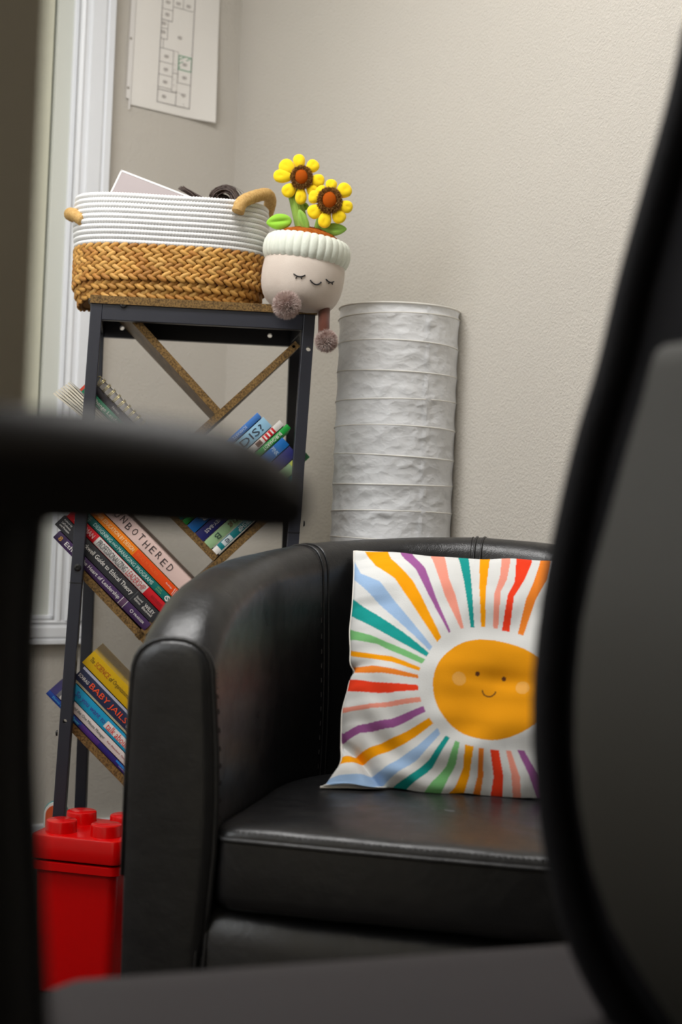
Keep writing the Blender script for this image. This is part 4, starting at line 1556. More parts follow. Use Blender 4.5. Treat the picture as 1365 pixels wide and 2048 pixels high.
def section(a, n_top=14):
    """closed-ish section from outer bottom over the top to inner bottom: list of (offset, z)"""
    th, zt = thick(a), top_h(a)
    rt = 0.046
    pts = [(th / 2 - 0.012, 0.050), (th / 2 - 0.004, 0.10), (th / 2 - 0.001, 0.22), (th / 2 + 0.001, 0.36), (th / 2 + 0.002, 0.48), (th / 2 + 0.001, zt - rt - 0.03)]
    for i in range(n_top + 1):
        ph = PI * i / n_top
        c, s = math.cos(ph), math.sin(ph)
        e = 0.82
        pts.append((th / 2 * math.copysign(abs(c) ** e, c), zt - rt + rt * s ** e))
    bul = 0.010
    z1 = zt - rt - 0.015
    for i in range(6):
        z = z1 + (0.28 - z1) * i / 5
        pts.append((-th / 2 - bul * math.sin(PI * (z - 0.28) / (zt - rt - 0.28)), z))
    return pts


NA = 96
secs = []
al = [ATOT * (0.5 - 0.5 * math.cos(PI * i / NA)) * 0.25 + ATOT * i / NA * 0.75 for i in range(NA + 1)]
al[0], al[-1] = 0.0, ATOT
for a in al:
    (x, y), (ox, oy) = station(a)
    zt = top_h(a)
    s = section(a)
    while len(s) < 27:
        s.append(s[-1])
    secs.append([ap(x + ox * o, y + oy * o, z) for o, z in s[:27]])
ns = 27
shell = MB().add([p for s in secs for p in s], [(i * ns + j, i * ns + j + 1, (i + 1) * ns + j + 1, (i + 1) * ns + j) for i in range(NA) for j in range(ns - 1)])
# dust cover closing the underside
obj('shell', shell, M_LEATHER, chair, smooth=True, weld=True)


def panel(side):
    """padded front panel closing an arm end"""
    a = 0.0 if side < 0 else ATOT
    (x, y), (ox, oy) = station(a)
    s = section(0.0)
    s = [q for q in s]
    s.append((s[-1][0], 0.050))
    loop = [(x + ox * o, z) for o, z in s]
    cx = sum(p[0] for p in loop) / len(loop)
    vs, fs = [], []
    levels = ((1.0, 0.0), (0.97, -0.006), (0.90, -0.010), (0.72, -0.0125), (0.4, -0.0135), (0.08, -0.014))
    zc = 0.40
    n = len(loop)
    for k, d in levels:
        for (lx_, lz) in loop:
            X = cx + (lx_ - cx) * k
            # keep vertical extent: inset by an absolute amount
            ins = (1 - k) * 0.05
            Z = min(max(lz, 0.050 + 0.0), top_h(0.0)) if k == 1.0 else max(0.050, lz - ins * (1 if lz > zc else 0))
            vs.append(ap(X, d, Z))
    for l in range(len(levels) - 1):
        for i in range(n):
            j = (i + 1) % n
            fs.append((l * n + i, l * n + j, (l + 1) * n + j, (l + 1) * n + i))
    fs.append(tuple((len(levels) - 1) * n + i for i in range(n)))
    o = obj('arm_front_panel', MB().add(vs, fs), M_LEATHER, chair, smooth=True, weld=True, angle=1.2)
    path = [ap(p[0] * 1.0, -0.0035, p[1]) for p in loop[3:-1]]
    obj('piping', MB().tube(path, 0.0036, 8), M_LEATHER, o, smooth=True)
    # dashed stitching next to the piping
    st = MB()
    dense = smooth_path([ap(cx + (p[0] - cx) * 1.012, 0.009, p[1] + 0.0010) for p in loop[5:-2]], 6)
    for i in range(0, len(dense) - 2, 2):
        st.tube([dense[i], dense[i] * 0.45 + dense[i + 1] * 0.55], 0.0009, 4)
    so_ = obj('stitching', st, M_STITCH, o)
    so_['kind'] = 'stuff'


panel(-1)
panel(1)


def seam(a, lo=6, hi=None, gap=0.0055):
    """double seam running over the shell at station a"""
    for d in (-gap, gap):
        (x, y), (ox, oy) = station(a + d)
        s = section(a + d)[lo:hi]
        pts = smooth_path([ap(x + ox * o * 1.012, y + oy * o * 1.012, z + 0.0006) for o, z in s], 4)
        o = obj('seam_welt', MB().tube(pts, 0.0015, 6), M_LEATHER, chair, smooth=True)
    (x, y), (ox, oy) = station(a - gap - 0.006)
    s = section(a - gap - 0.006)[lo:hi]
    dense = smooth_path([ap(x + ox * o_ * 1.01, y + oy * o_ * 1.01, z + 0.0004) for o_, z in s], 8)
    st = MB()
    for i in range(0, len(dense) - 2, 2):
        st.tube([dense[i], dense[i] * 0.35 + dense[i + 1] * 0.65], 0.0007, 4)
    so_ = obj('stitching', st, M_STITCH, o)
    so_['kind'] = 'stuff'


A_SEAM = LS + RC * math.radians(33)
seam(A_SEAM)
seam(ATOT - A_SEAM)
seam(ATOT / 2)

# front rail below the cushion
rail = MB()
pr = [(0.05, 0.05), (0.003, 0.05), (-0.004, 0.08), (-0.010, 0.16), (-0.011, 0.24), (-0.008, 0.290), (0.000, 0.314), (0.014, 0.326), (0.05, 0.328), (0.30, 0.328)]
xs = [-0.232, -0.22, -0.12, 0, 0.12, 0.22, 0.232]
vs = []
for i, x in enumerate(xs):
    for (y, z) in pr:
        lift = 0.006 * (abs(x) / 0.232) ** 6 if z > 0.28 else 0
        vs.append(ap(x, y + (0.006 if i in (0, len(xs) - 1) else 0), z + lift))
n = len(pr)
rail.add(vs, [(i * n + j, i * n + j + 1, (i + 1) * n + j + 1, (i + 1) * n + j) for i in range(len(xs) - 1) for j in range(n - 1)])
fr_o = obj('front_rail', rail, M_LEATHER, chair, smooth=True, weld=True)
for x0 in (-0.226, 0.226):
    for d in (-0.005, 0.005):
        obj('seam_welt', MB().tube(smooth_path([ap(x0 + d, y - 0.0005, z) for y, z in pr[1:8]], 4), 0.0018, 6), M_LEATHER, fr_o, smooth=True)
# seat cushion
CW, CR = 0.222, 0.222


def plan(n_side=10, n_arc=28, n_front=20):
    pts = []
    r = 0.028
    for i in range(7):
        a = PI + (PI / 2) * i / 6
        pts.append((-CW + r + r * math.cos(a), -0.006 + r + r * math.sin(a)))
    for i in range(1, n_front):
        pts.append((-CW + r + (2 * CW - 2 * r) * i / n_front, -0.006 - 0.004 * math.sin(PI * i / n_front)))
    for i in range(7):
        a = -PI / 2 + (PI / 2) * i / 6
        pts.append((CW - r + r * math.cos(a), -0.006 + r + r * math.sin(a)))
    for i in range(1, n_side):
        pts.append((CW, 0.022 + (LS - 0.022) * i / n_side))
    for i in range(n_arc + 1):
        a = PI * i / n_arc
        pts.append((CR * math.cos(a), LS + CR * math.sin(a) * 0.98))
    for i in range(1, n_side):
        pts.append((-CW, LS - (LS - 0.022) * i / n_side))
    return pts


PLN = plan()
cpx, cpy = 0.0, 0.2
levels = [(0.90, 0.331), (0.97, 0.333), (0.992, 0.340), (1.0, 0.350), (1.003, 0.375), (1.0, 0.402), (0.995, 0.4125), (0.985, 0.4185), (0.955, 0.4225), (0.90, 0.4250), (0.75, 0.4275), (0.5, 0.4295), (0.2, 0.4305)]
vs, fs = [], []
n = len(PLN)
for k, z in levels:
    for (x, y) in PLN:
        wob = 0.0016 * noise.noise(Vector((x * 14, y * 14, z * 30)))
        vs.append(ap(cpx + (x - cpx) * k, cpy + (y - cpy) * k, z + wob))
for l in range(len(levels) - 1):
    for i in range(n):
        fs.append((l * n + i, l * n + (i + 1) % n, (l + 1) * n + (i + 1) % n, (l + 1) * n + i))
fs.append(tuple((len(levels) - 1) * n + i for i in range(n)))
fs.append(tuple(n - 1 - i for i in range(n)))
cu_o = obj('seat_cushion', MB().add(vs, fs), M_LEATHER, chair, smooth=True, angle=1.2)
SEAT_Z = 0.429
for k, z, r in ((0.9985, 0.4095, 0.0030),):
    obj('piping', MB().tube([ap(cpx + (x - cpx) * k, cpy + (y - cpy) * k, z) for x, y in PLN], r, 8, closed=True), M_LEATHER, cu_o, smooth=True)
st = MB()
dense = smooth_path([ap(cpx + (x - cpx) * 0.985, cpy + (y - cpy) * 0.985, 0.4192) for x, y in PLN[4:34]], 6)
for i in range(0, len(dense) - 2, 2):
    st.tube([dense[i], dense[i] * 0.4 + dense[i + 1] * 0.6], 0.0008, 4)
obj('stitching', st, M_STITCH, cu_o)['kind'] = 'stuff'
obj('dust_cover', MB().add([ap(x * 1.28, y * 1.22, 0.052) for x, y in PLN], [tuple(range(n))]), M_PLASTIC, chair)
for sx, sy in ((-0.25, 0.05), (0.25, 0.05), (-0.2, 0.46), (0.2, 0.46)):
    obj('leg', MB().lathe([(0.022, 0.0), (0.026, 0.054)], 16, ap(sx, sy, 0)), M_PLASTIC, chair, smooth=True, angle=0.8)

# ------------------------------------------------------------------ sun cushion
pa = math.radians(-6)
qX = Vector((math.cos(pa), math.sin(pa), 0))
qh = Vector((math.sin(pa), -math.cos(pa), 0))
lean = math.radians(28)
qV = (-qh * math.sin(lean) + Vector((0, 0, math.cos(lean)))).normalized()
qN = qX.cross(qV).normalized()
QC = at(985, 1356, 1.865)
QSX, QSY = 0.1945, 0.1790
pillow = thing('sun_pillow', 'square white cushion printed with a smiling orange sun and colourful rays on the armchair', 'cushion', (QC.x, QC.y, SEAT_Z))
N = 430
uu, vv = np.meshgrid(np.linspace(-1, 1, N), np.linspace(-1, 1, N))
base = 0.058 * np.power(np.clip((1 - uu ** 2) * (1 - vv ** 2), 0, 1), 0.42)


def q_world(nrm, du=0.0, dv=0.0):
    x = QSX * uu * (1 - 0.035 * (1 - vv ** 2) * np.abs(uu) ** 3) + du
    y = QSY * vv * (1 - 0.045 * (1 - uu ** 2) * np.abs(vv) ** 3) + dv
    return [QC[i] + qX[i] * x + qV[i] * y + qN[i] * nrm for i in range(3)]


P0 = q_world(base)
# print: measured on the photograph, stored on the cloth by its own coordinates
q = [P0[i] - CAM[i] for i in range(3)]
zz = sum(q[i] * _F[i] for i in range(3))
cx_ = (682.5 + FPX * sum(q[i] * _R[i] for i in range(3)) / zz - 640) * 2.844
cy_ = (1024 - FPX * sum(q[i] * _U[i] for i in range(3)) / zz - 1080) * 2.844
C = np.zeros((N, N, 4), dtype=np.float32)
C[:] = lin((222, 222, 220))
BLU, ORY, PUR, SAL, TEA, GRN, ORA, RED_ = (160, 190, 226), (250, 164, 8), (160, 92, 154), (244, 156, 136), (28, 156, 150), (124, 192, 122), (240, 134, 44), (242, 66, 34)
RAYS = [
    (BLU, [(640, 605), (345, 245), (240, 195), (175, 60), (100, 20), (100, 120), (150, 185), (280, 300), (625, 628)]),
    (ORY, [(692, 552), (575, 320), (530, 240), (400, 95), (380, 40), (250, 40), (275, 78), (320, 145), (430, 230), (500, 330), (668, 578)]),
    (PUR, [(745, 522), (660, 330), (600, 170), (545, 105), (500, 40), (440, 40), (470, 95), (550, 180), (620, 320), (735, 527)]),
    (SAL, [(820, 498), (775, 330), (735, 230), (712, 103), (705, 40), (625, 40), (635, 100), (680, 230), (710, 320), (802, 502)]),
    (TEA, [(880, 490), (862, 240), (848, 108), (845, 40), (785, 40), (790, 105), (820, 240), (860, 492)]),
    (ORY, [(942, 488), (945, 300), (967, 115), (970, 40), (910, 40), (910, 112), (908, 280), (918, 488)]),
    (SAL, [(1015, 495), (1030, 300), (1065, 230), (1085, 122), (1090, 40), (1040, 40), (1035, 120), (1025, 215), (992, 320), (988, 492)]),
    (RED_, [(1080, 512), (1105, 330), (1165, 230), (1207, 128), (1215, 40), (1120, 40), (1118, 126), (1110, 240), (1070, 320), (1037, 503)]),
    (ORA, [(1160, 535), (1230, 340), (1290, 230), (1312, 125), (1320, 40), (1260, 40), (1255, 125), (1215, 250), (1175, 340), (1127, 528)]),
    (TEA, [(622, 642), (470, 520), (330, 420), (150, 315), (80, 270), (80, 390), (158, 420), (250, 460), (420, 560), (608, 665)]),
    (GRN, [(600, 682), (430, 600), (300, 545), (172, 505), (80, 480), (80, 560), (178, 570), (330, 590), (450, 650), (582, 708)]),
    (ORY, [(572, 730), (400, 660), (180, 632), (80, 630), (80, 662), (175, 662), (400, 695), (568, 750)]),
    (ORA, [(560, 772), (420, 738), (280, 718), (185, 725), (80, 730), (80, 765), (195, 760), (350, 762), (560, 790)]),
    (RED_, [(560, 828), (400, 818), (200, 800), (80, 800), (80, 868), (155, 867), (400, 870), (560, 858)]),
    (SAL, [(570, 895), (350, 925), (140, 960), (80, 970), (80, 1005), (140, 990), (200, 972), (578, 922)]),
    (PUR, [(590, 945), (400, 1015), (230, 1045), (130, 1095), (60, 1120), (60, 1170), (130, 1140), (230, 1090), (420, 1060), (605, 975)]),
    (ORY, [(635, 1005), (450, 1100), (280, 1170), (170, 1220), (90, 1260), (110, 1310), (220, 1258), (310, 1220), (480, 1150), (650, 1040)]),
    (BLU, [(672, 1065), (560, 1160), (350, 1300), (240, 1340), (60, 1420), (120, 1480), (300, 1420), (420, 1345), (560, 1240), (685, 1100)]),
    (TEA, [(720, 1105), (620, 1250), (485, 1365), (360, 1440), (420, 1500), (520, 1400), (640, 1290), (742, 1120)]),
    (GRN, [(772, 1140), (720, 1280), (640, 1370), (590, 1450), (560, 1520), (660, 1520), (700, 1420), (735, 1340), (775, 1270), (797, 1150)]),
    (ORY, [(828, 1162), (815, 1290), (770, 1400), (735, 1440), (700, 1520), (800, 1520), (820, 1440), (850, 1340), (878, 1172)]),
    (ORA, [(905, 1182), (900, 1330), (868, 1455), (850, 1520), (905, 1520), (912, 1460), (930, 1340), (935, 1182)]),
    (RED_, [(970, 1188), (990, 1340), (970, 1465), (965, 1530), (1040, 1530), (1040, 1465), (1045, 1340), (1020, 1192)]),
    (SAL, [(1060, 1190), (1090, 1330), (1100, 1480), (1105, 1540), (1150, 1540), (1145, 1480), (1140, 1350), (1088, 1192)]),
    (PUR, [(1125, 1190), (1190, 1330), (1240, 1480), (1255, 1540), (1310, 1540), (1300, 1480), (1240, 1330), (1165, 1190)]),
]
for k in (1, 0, 9, 10, 11, 12, 13, 14, 15, 16, 17):
    RAYS.append((RAYS[k][0], [(1965 - x, y + 6) for x, y in RAYS[k][1]]))


def in_poly(poly):
    r = np.zeros(cx_.shape, bool)
    j = len(poly) - 1
    for i in range(len(poly)):
        (xi, yi), (xj, yj) = poly[i], poly[j]
        if yi != yj:
            c = ((yi > cy_) != (yj > cy_)) & (cx_ < (xj - xi) * (cy_ - yi) / (yj - yi) + xi)
            r ^= c
        j = i
    return r


for c, poly in RAYS:
    C[in_poly(poly)] = lin([v * 0.98 for v in c])
th = np.arctan2(cy_ - 845, cx_ - 978)
rad = np.hypot((cx_ - 978) / 338.0, (cy_ - 845) / 290.0) / (1 + 0.025 * np.cos(3 * th + 0.5) + 0.02 * np.sin(2 * th + 0.4))
C[np.hypot((cx_ - 978) / 405.0, (cy_ - 845) / 345.0) < 1.0] = lin((222, 222, 220))
C[rad < 1.0] = lin((236, 156, 18))
for (x, y) in ((793, 782), (1155, 826)):
    C[np.hypot(cx_ - x, cy_ - y) < 39] = lin((234, 170, 80))
for (x, y) in ((898, 750), (1050, 770)):
    C[np.hypot(cx_ - x, cy_ - y) < 12.5] = lin((98, 56, 34))
md = np.hypot(cx_ - 964, cy_ - 838)
C[(np.abs(md - 39) < 3.6) & (cy_ > 842 + (cx_ - 964) * 0.08)] = lin((98, 56, 34))


def vnoise(fx, fy, seed):
    """smooth value noise over the cloth"""
    rng = np.random.RandomState(seed)
    g = rng.uniform(-1, 1, (int(fy) + 3, int(fx) + 3))
    x = (uu + 1) / 2 * fx
    y = (vv + 1) / 2 * fy
    xi, yi = x.astype(int), y.astype(int)
    xf, yf = x - xi, y - yi
    xf, yf = xf * xf * (3 - 2 * xf), yf * yf * (3 - 2 * yf)
    return (g[yi, xi] * (1 - xf) + g[yi, xi + 1] * xf) * (1 - yf) + (g[yi + 1, xi] * (1 - xf) + g[yi + 1, xi + 1] * xf) * yf


edge = np.clip(1 - (1 - np.abs(uu)) * 3.5, 0, 1) + np.clip(1 - (1 - np.abs(vv)) * 3.5, 0, 1)
wr = 0.0062 * vnoise(4, 5, 3) + 0.0034 * vnoise(9, 11, 5)
# puckers along the sides and creases pulled from the corners
wr += 0.0026 * vnoise(3, 22, 8) * np.clip(-uu * 1.6 - 0.5, 0, 1) + 0.0030 * vnoise(20, 3, 9) * np.clip(-vv * 2 - 0.9, 0, 1)
dg = (uu + vv) / 2
wr += 0.0022 * np.sin(22 * (uu * 0.5 + vv) + 3 * vnoise(4, 4, 12)) * np.clip(-uu - vv - 0.35, 0, 1) * np.clip((1 - np.abs(uu)) * 5, 0, 1)
wr -= 0.0055 * np.exp(-((vv + 0.12 + 0.05 * uu) / 0.07) ** 2) * np.exp(-((uu - 0.05) / 0.35) ** 2)
# floppy lower-left corner folded forward on the seat
sfold = (-(uu + 1) - (vv + 1) * 0.95 + 0.40)
ff = np.clip(sfold / 0.40, 0, 1)
wr -= 0.010 * np.exp(-(sfold / 0.05) ** 2)
fwd = 0.026 * ff ** 0.7
side = np.clip(-uu * 2.2 - 1.2, 0, 1)
wav = side * (0.0045 * vnoise(2, 9, 41) + 0.007 * np.exp(-((vv + 0.02) / 0.05) ** 2) + 0.005 * np.exp(-((vv + 0.72) / 0.12) ** 2))
P1 = q_world(base + wr * np.clip(base / 0.012, 0.25, 1) + fwd, du=-0.012 * ff ** 2 + wav, dv=-0.004 * ff + 0.004 * vnoise(9, 1, 44) * np.clip(-vv * 3 - 2, 0, 1) + 0.0022 * vnoise(7, 1, 21) * (vv > 0.9))
Z = P1[2]
Z = np.maximum(Z, SEAT_Z + 0.0015 + 0.0012 * (vnoise(14, 3, 31) + 1))
Z += 0.012 * ff * np.clip(base / 0.012, 0.0, 1)
P1[2] = Z
verts = np.stack(P1, -1).reshape(-1, 3)
idx = np.arange(N * N).reshape(N, N)
quads = np.stack([idx[:-1, :-1], idx[:-1, 1:], idx[1:, 1:], idx[1:, :-1]], -1).reshape(-1, 4)
verts = verts - np.array(pillow.matrix_basis.translation)
me = bpy.data.meshes.new('pillow_front')
me.from_pydata(verts.tolist(), [], quads.tolist())
M_CLOTH = mat('printed_canvas', (240, 236, 228), 0.9, 0.12, attr='print')
nt = M_CLOTH.node_tree
tc = nt.nodes.new('ShaderNodeTexCoord')
wv = nt.nodes.new('ShaderNodeTexNoise')
wv.inputs['Scale'].default_value = 900
bp = nt.nodes.new('ShaderNodeBump')
bp.inputs['Strength'].default_value = 0.35
bp.inputs['Distance'].default_value = 0.0008
nt.links.new(tc.outputs['Object'], wv.inputs['Vector'])
nt.links.new(wv.outputs['Fac'], bp.inputs['Height'])
nt.links.new(bp.outputs['Normal'], nt.nodes['Principled BSDF'].inputs['Normal'])
me.materials.append(M_CLOTH)
me.polygons.foreach_set('use_smooth', [True] * len(me.polygons))
a_ = me.attributes.new('print', 'FLOAT_COLOR', 'POINT')
a_.data.foreach_set('color', C.reshape(-1).astype(np.float32))
pf = bpy.data.objects.new('printed_front', me)
COL.objects.link(pf)
pf.parent = pillow
# plain back of the cushion
stp = 10
ids = list(range(0, N, stp))
if ids[-1] != N - 1:
    ids.append(N - 1)
bk = MB()
vs = []
for i in ids:
    for j in ids:
        u, v = uu[i, j], vv[i, j]
        h = 0.045 * max(0, (1 - u * u) * (1 - v * v)) ** 0.45
        p = Vector((P1[0][i, j], P1[1][i, j], P1[2][i, j])) if (abs(u) > 0.999 or abs(v) > 0.999) else QC + qX * (QSX * u) + qV * (QSY * v) - qN * h
        p.z = max(p.z, SEAT_Z + 0.001)
        vs.append(p)
m = len(ids)
bk.add(vs, [(i * m + j, (i + 1) * m + j, (i + 1) * m + j + 1, i * m + j + 1) for i in range(m - 1) for j in range(m - 1)])
obj('plain_back', bk, mat('white_canvas', (236, 232, 224), 0.9, 0.12), pillow, smooth=True)
sm = [Vector((P1[0][i, j], P1[1][i, j], P1[2][i, j])) for i, j in [(0, k) for k in range(0, N, 6)] + [(k, N - 1) for k in range(0, N, 6)] + [(N - 1, k) for k in range(N - 1, -1, -6)] + [(k, 0) for k in range(N - 1, -1, -6)]]
obj('edge_seam', MB().tube(sm, 0.0016, 6, closed=True), mat('white_canvas', (236, 232, 224)), pillow, smooth=True)

# ------------------------------------------------------------------ red toy brick box
ba = math.radians(-14)
BX = Vector((math.cos(ba), math.sin(ba), 0))
BY = Vector((-math.sin(ba), math.cos(ba), 0))
SPC = 0.0770
BH = 0.25
fr_c = at(212, 1671, 2.26)
BH = fr_c.z
b0 = Vector((fr_c.x, fr_c.y, 0)) - BX * (SPC / 2) + BY * (SPC / 2)
box = thing('toy_brick_box', 'red plastic toy storage box shaped like a studded building brick', 'storage box', M=frame_matrix(b0, BX, BY, Vector((0, 0, 1))))


def rrect(hw, hd, r, k=7):
    pts = []
    for cx0, cy0, a0 in ((hw - r, hd - r, 0), (-hw + r, hd - r, PI / 2), (-hw + r, -hd + r, PI), (hw - r, -hd + r, 1.5 * PI)):
        for i in range(k):
            a = a0 + PI / 2 * i / (k - 1)
            pts.append((cx0 + r * math.cos(a), cy0 + r * math.sin(a)))
    return pts


def loft(mb, levels, cap0=True, cap1=True):
    """levels: (half width, half depth, corner radius, z)"""
    vs, fs = [], []
    n = 28
    for hw, hd, r, z in levels:
        for x, y in rrect(hw, hd, r):
            p = b0 + BX * x + BY * y
            vs.append((p.x, p.y, z))
    for l in range(len(levels) - 1):
        for i in range(n):
            fs.append((l * n + i, l * n + (i + 1) % n, (l + 1) * n + (i + 1) % n, (l + 1) * n + i))
    if cap0:
        fs.append(tuple(range(n - 1, -1, -1)))
    if cap1:
        fs.append(tuple((len(levels) - 1) * n + i for i in range(n)))
    return mb.add(vs, fs)


hw = SPC
LID = 0.0355
obj('box_body', loft(MB(), [(hw - 0.016, hw - 0.016, 0.016, 0.0), (hw - 0.013, hw - 0.013, 0.016, 0.004), (hw - 0.0075, hw - 0.0075, 0.016, BH - LID - 0.020), (hw - 0.0075, hw - 0.0075, 0.016, BH - LID - 0.006)]), M_RED, box, smooth=True, angle=0.5)
obj('body_rim', loft(MB(), [(hw - 0.007, hw - 0.007, 0.016, BH - LID - 0.020), (hw - 0.001, hw - 0.001, 0.017, BH - LID - 0.0195), (hw, hw, 0.017, BH - LID - 0.0185), (hw, hw, 0.017, BH - LID - 0.0065), (hw - 0.002, hw - 0.002, 0.016, BH - LID - 0.005), (hw - 0.008, hw - 0.008, 0.014, BH - LID - 0.005)]), M_RED, box, smooth=True, angle=0.5)
lid = obj('lid', loft(MB(), [(hw - 0.004, hw - 0.004, 0.014, BH - LID - 0.002), (hw + 0.001, hw + 0.001, 0.015, BH - LID - 0.001), (hw + 0.0015, hw + 0.0015, 0.015, BH - LID + 0.001), (hw - 0.0002, hw - 0.0002, 0.015, BH - 0.004), (hw - 0.0012, hw - 0.0012, 0.014, BH - 0.0012), (hw - 0.0035, hw - 0.0035, 0.012, BH)]), M_RED, box, smooth=True, angle=0.6)
for i in (-0.5, 0.5):
    for j in (-0.5, 0.5):
        p = b0 + BX * (i * SPC) + BY * (j * SPC)
        obj('stud', MB().lathe([(0.0252, 0), (0.0246, 0.0165), (0.0240, 0.0182), (0.0225, 0.0192), (0, 0.0193)], 36, (p.x, p.y, BH - 0.0004)), M_RED, lid, smooth=True, angle=0.6)

# round-cornered picture book standing on the floor behind the shelf leg
bb = at(104, 1640, 2.52)
rbk = thing('board_book', 'orange round cornered board book standing behind the red box', 'book', (bb.x, bb.y, 0))


def rb(mb, x0, x1, z1, r, y0, y1):
    pts = [(x0, 0.0), (x1, 0.0)]
    for i in range(9):
        a = PI / 2 * i / 8
        pts.append((x1 - r + r * math.cos(a), z1 - r + r * math.sin(a)))
    for i in range(9):
        a = PI / 2 + PI / 2 * i / 8
        pts.append((x0 + r + r * math.cos(a), z1 - r + r * math.sin(a)))
    n = len(pts)
    vs = [(bb.x + x, bb.y + y, z) for y in (y0, y1) for x, z in pts]
    return mb.add(vs, [tuple(range(n)), tuple(range(2 * n - 1, n - 1, -1))] + [(i, n + i, n + (i + 1) % n, (i + 1) % n) for i in range(n)])


zt_ = at(112, 1612, 2.52).z + 0.006
obj('cover', rb(MB(), -0.012, 0.024, zt_ - 0.0045, 0.018, -0.001, 0.0), mat('orange_board', (206, 84, 40), 0.5), rbk, weld=True)
obj('page_block', rb(MB(), -0.0150, 0.026, zt_, 0.0205, 0.0, 0.009), mat('white_board', (220, 220, 214), 0.6), rbk, weld=True)
obj('back_cover', rb(MB(), -0.0170, 0.027, zt_ + 0.002, 0.022, 0.009, 0.011), mat('teal_board', (90, 150, 150), 0.5), rbk, weld=True)

# ------------------------------------------------------------------ office chair in the foreground
oc = thing('office_chair', 'blurred black office chair with mesh back and padded armrest in the foreground', 'office chair', (0.13, 0.75, 0))
# arm pad
ST = [(-220, 788, 1040), (-60, 790, 1044), (80, 795, 1048), (220, 806, 1052), (370, 826, 1060), (460, 848, 1064), (520, 880, 1068), (570, 922, 1070), (604, 955, 1060), (618, 972, 1030)]
vs = []
for px, t, b in ST:
    k = 1.0 if px < 540 else max(0.25, 1 - (px - 540) / 85.0)
    yn, yf = 0.535 - 0.035 * k, 0.535 + 0.045 * k
    m1 = t + (b - t) * 0.46
    h_ = b - t
    for (Y, y) in ((yn + 0.022 * k, b), (yn + 0.018 * k, b - h_ * 0.03), (yn + 0.003 * k, m1 + h_ * 0.10), (yn, m1 + h_ * 0.03), (yn, m1 - h_ * 0.02), (yn + 0.004, t + h_ * 0.30), (yn + 0.012, t + h_ * 0.10), (yn + 0.026, t), (yf - 0.02, t), (yf - 0.004, t + h_ * 0.2), (yf - 0.014, b)):
        # heights measured at the near face; carry them back at constant height
        p = at(px, y, yn)
        vs.append((p.x * (Y / yn) ** 0.0, Y, p.z))
n = 11
pad = MB().add(vs, [(i * n + j, (i + 1) * n + j, (i + 1) * n + (j + 1) % n, i * n + (j + 1) % n) for i in range(len(ST) - 1) for j in range(n)] + [tuple(range(n)), tuple((len(ST) - 1) * n + n - 1 - j for j in range(n))])
obj('arm_pad', pad, M_PAD, oc, smooth=True, weld=True, sub=1)
pp_ = [at(x, y, 0.575) for x, y in ((10, 1000), (10, 1030), (2, 1120), (-8, 1250), (-12, 1500), (-4, 1700), (6, 1900), (14, 2100), (20, 2250))]
obj('arm_post', MB().tube(smooth_path(pp_, 6), [0.0178] * 49, 16, flat=0.8, up=(0, 1, 0)), M_PLASTIC, oc, smooth=True)
pe = pp_[-1]
obj('arm_bracket', MB().tube(smooth_path([pe, pe + Vector((0.01, 0.01, -0.08)), pe + Vector((0.05, 0.05, -0.12)), Vector((0.06, 0.70, 0.385))], 6), 0.016, 12, flat=0.7), M_PLASTIC, oc, smooth=True)
# seat
so0 = at(58, 1948, 0.885)
se = at(1130, 1874, 1.03)
SZ = (so0.z + se.z) / 2
sa = Vector((se.x - so0.x, se.y - so0.y, 0)).normalized()
sb = Vector((sa.y, -sa.x, 0))
SLn = 0.47
vs = []
lv = [(0.03, SZ - 0.075), (0.008, SZ - 0.07), (0.0, SZ - 0.05), (0.0, SZ - 0.02), (0.006, SZ - 0.006), (0.018, SZ), (0.05, SZ + 0.002), (0.12, SZ + 0.001)]
k_ = 8
for ins, z in lv:
    hw_, hd_ = SLn / 2 - ins, 0.22 - ins
    r = max(0.012, 0.03 - ins)
    for cx0, cy0, a0 in ((hw_ - r, hd_ - r, 0), (-hw_ + r, hd_ - r, PI / 2), (-hw_ + r, -hd_ + r, PI), (hw_ - r, -hd_ + r, 1.5 * PI)):
        for i in range(k_):
            a = a0 + PI / 2 * i / (k_ - 1)
            x, y = cx0 + r * math.cos(a), cy0 + r * math.sin(a)
            p = Vector((so0.x, so0.y, 0)) + sa * (x + SLn / 2) + sb * (y + 0.22)
            zz_ = z + (se.z - so0.z) * (x / SLn)
            vs.append((p.x, p.y, zz_))
n = 4 * k_
fs = [(l * n + i, (l + 1) * n + i, (l + 1) * n + (i + 1) % n, l * n + (i + 1) % n) for l in range(len(lv) - 1) for i in range(n)] + [tuple(range(n)), tuple((len(lv) - 1) * n + n - 1 - i for i in range(n))]
obj('seat', MB().add(vs, fs), M_SEATFAB, oc, smooth=True, weld=True)
sc_c = Vector((so0.x, so0.y, 0)) + sa * 0.24 + sb * 0.22
# back: side rails, top and bottom bars, mesh and lumbar shell
RYD = 0.85
RL = [(1405, 60), (1375, 200), (1325, 380), (1275, 560), (1232, 740), (1190, 880), (1152, 1040), (1122, 1200), (1106, 1350), (1104, 1480), (1112, 1600), (1136, 1740), (1178, 1880), (1248, 2010), (1345, 2130)]
far = smooth_path([at(x, y, RYD) for x, y in RL], 5)
wd_ = Vector((sb.x, sb.y, 0)).normalized()
BWD = 0.42
near = [p + wd_ * BWD for p in far]
rad_ = [0.0118 + 0.0030 * max(0, (i - len(far) * 0.72) / (len(far) * 0.28)) for i in range(len(far))]
bfm = obj('back_side_rail', MB().tube(far, rad_, 14, flat=1.15, up=(0, 1, 0)), M_MESHFAB, oc, smooth=True)
obj('back_side_rail', MB().tube(near, rad_, 14, flat=1.15, up=(0, 1, 0)), M_MESHFAB, oc, smooth=True)
f_out = Vector((-sa.x, -sa.y, 0))
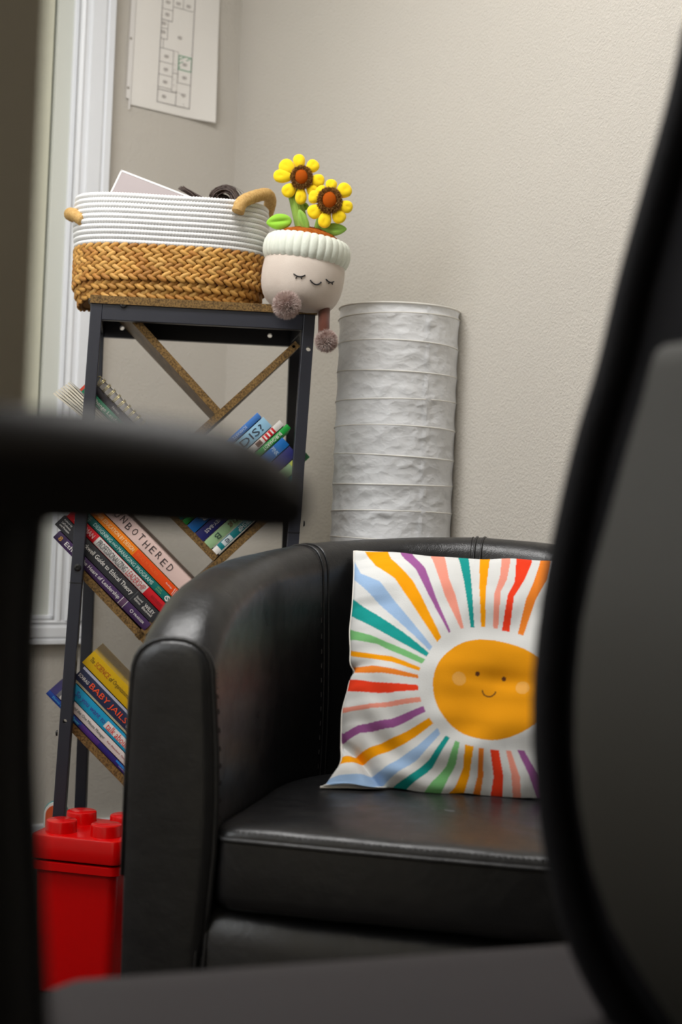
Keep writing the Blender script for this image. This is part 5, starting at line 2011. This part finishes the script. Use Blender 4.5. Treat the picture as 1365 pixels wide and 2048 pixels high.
for e, nm in ((0, 'back_top_bar'), (-1, 'back_bottom_bar')):
    obj(nm, MB().tube([far[e] + wd_ * (BWD * i / 10) for i in range(11)], 0.013, 12), M_MESHFAB, oc, smooth=True)
nn = 12
vs = [far[i] + wd_ * (BWD * j / nn) - f_out * (0.03 * math.sin(PI * j / nn)) for i in range(len(far)) for j in range(nn + 1)]
obj('back_mesh', MB().add(vs, [(i * (nn + 1) + j, i * (nn + 1) + j + 1, (i + 1) * (nn + 1) + j + 1, (i + 1) * (nn + 1) + j) for i in range(len(far) - 1) for j in range(nn)]), M_MESHFAB, oc, smooth=True)
LPX = [(1330, 690), (1312, 704), (1300, 740), (1285, 800), (1255, 900), (1222, 1020), (1188, 1140), (1165, 1250), (1152, 1380), (1150, 1500), (1160, 1610), (1182, 1730), (1225, 1850), (1290, 1960), (1370, 2080)]
lf = [at(x, y, RYD - 0.035) for x, y in LPX]
nn = 14
vs = []
for lay in (0, 1):
    for i, p in enumerate(lf):
        for j in range(nn + 1):
            f = j / nn
            q = p + wd_ * (0.33 * f) - f_out * (0.022 * math.sin(PI * f) + 0.006 * lay)
            if i < 3:
                q = q + Vector((0, 0, 0.004 * math.sin(PI * f)))
            vs.append(q)
m = nn + 1
L0 = len(lf) * m
fs = []
for lay in (0, 1):
    for i in range(len(lf) - 1):
        for j in range(nn):
            q = (lay * L0 + i * m + j, lay * L0 + i * m + j + 1, lay * L0 + (i + 1) * m + j + 1, lay * L0 + (i + 1) * m + j)
            fs.append(q if lay else q[::-1])
for i in range(len(lf) - 1):
    for j in (0, nn):
        fs.append((i * m + j, (i + 1) * m + j, L0 + (i + 1) * m + j, L0 + i * m + j))
for i in (0, len(lf) - 1):
    for j in range(nn):
        fs.append((i * m + j, i * m + j + 1, L0 + i * m + j + 1, L0 + i * m + j))
obj('lumbar_shell', MB().add(vs, fs), M_LUMBAR, oc, smooth=True, weld=True, angle=0.9)
# column and star base
obj('gas_column', MB().lathe([(0.028, 0.09), (0.028, 0.25), (0.018, 0.25), (0.018, SZ - 0.075)], 20, (sc_c.x, sc_c.y, 0)), M_PLASTIC, oc, smooth=True, angle=0.6)
for k in range(5):
    a = 2 * PI * k / 5 + 0.35
    d = Vector((math.cos(a), math.sin(a), 0))
    c = Vector((sc_c.x, sc_c.y, 0))
    obj('base_spoke', MB().tube([c + Vector((0, 0, 0.105)), c + d * 0.14 + Vector((0, 0, 0.095)), c + d * 0.27 + Vector((0, 0, 0.075))], [0.024, 0.019, 0.014], 10), M_PLASTIC, oc, smooth=True)
    t = Vector((-d.y, d.x, 0))
    cs_ = c + d * 0.27 + Vector((0, 0, 0.027))
    obj('caster', MB().lathe([(0.0, -0.02), (0.022, -0.02), (0.027, -0.014), (0.027, -0.004), (0.016, -0.002), (0.016, 0.002), (0.027, 0.004), (0.027, 0.014), (0.022, 0.02), (0, 0.02)], 20, cs_, axis=t), M_PLASTIC, oc, smooth=True, angle=0.7)
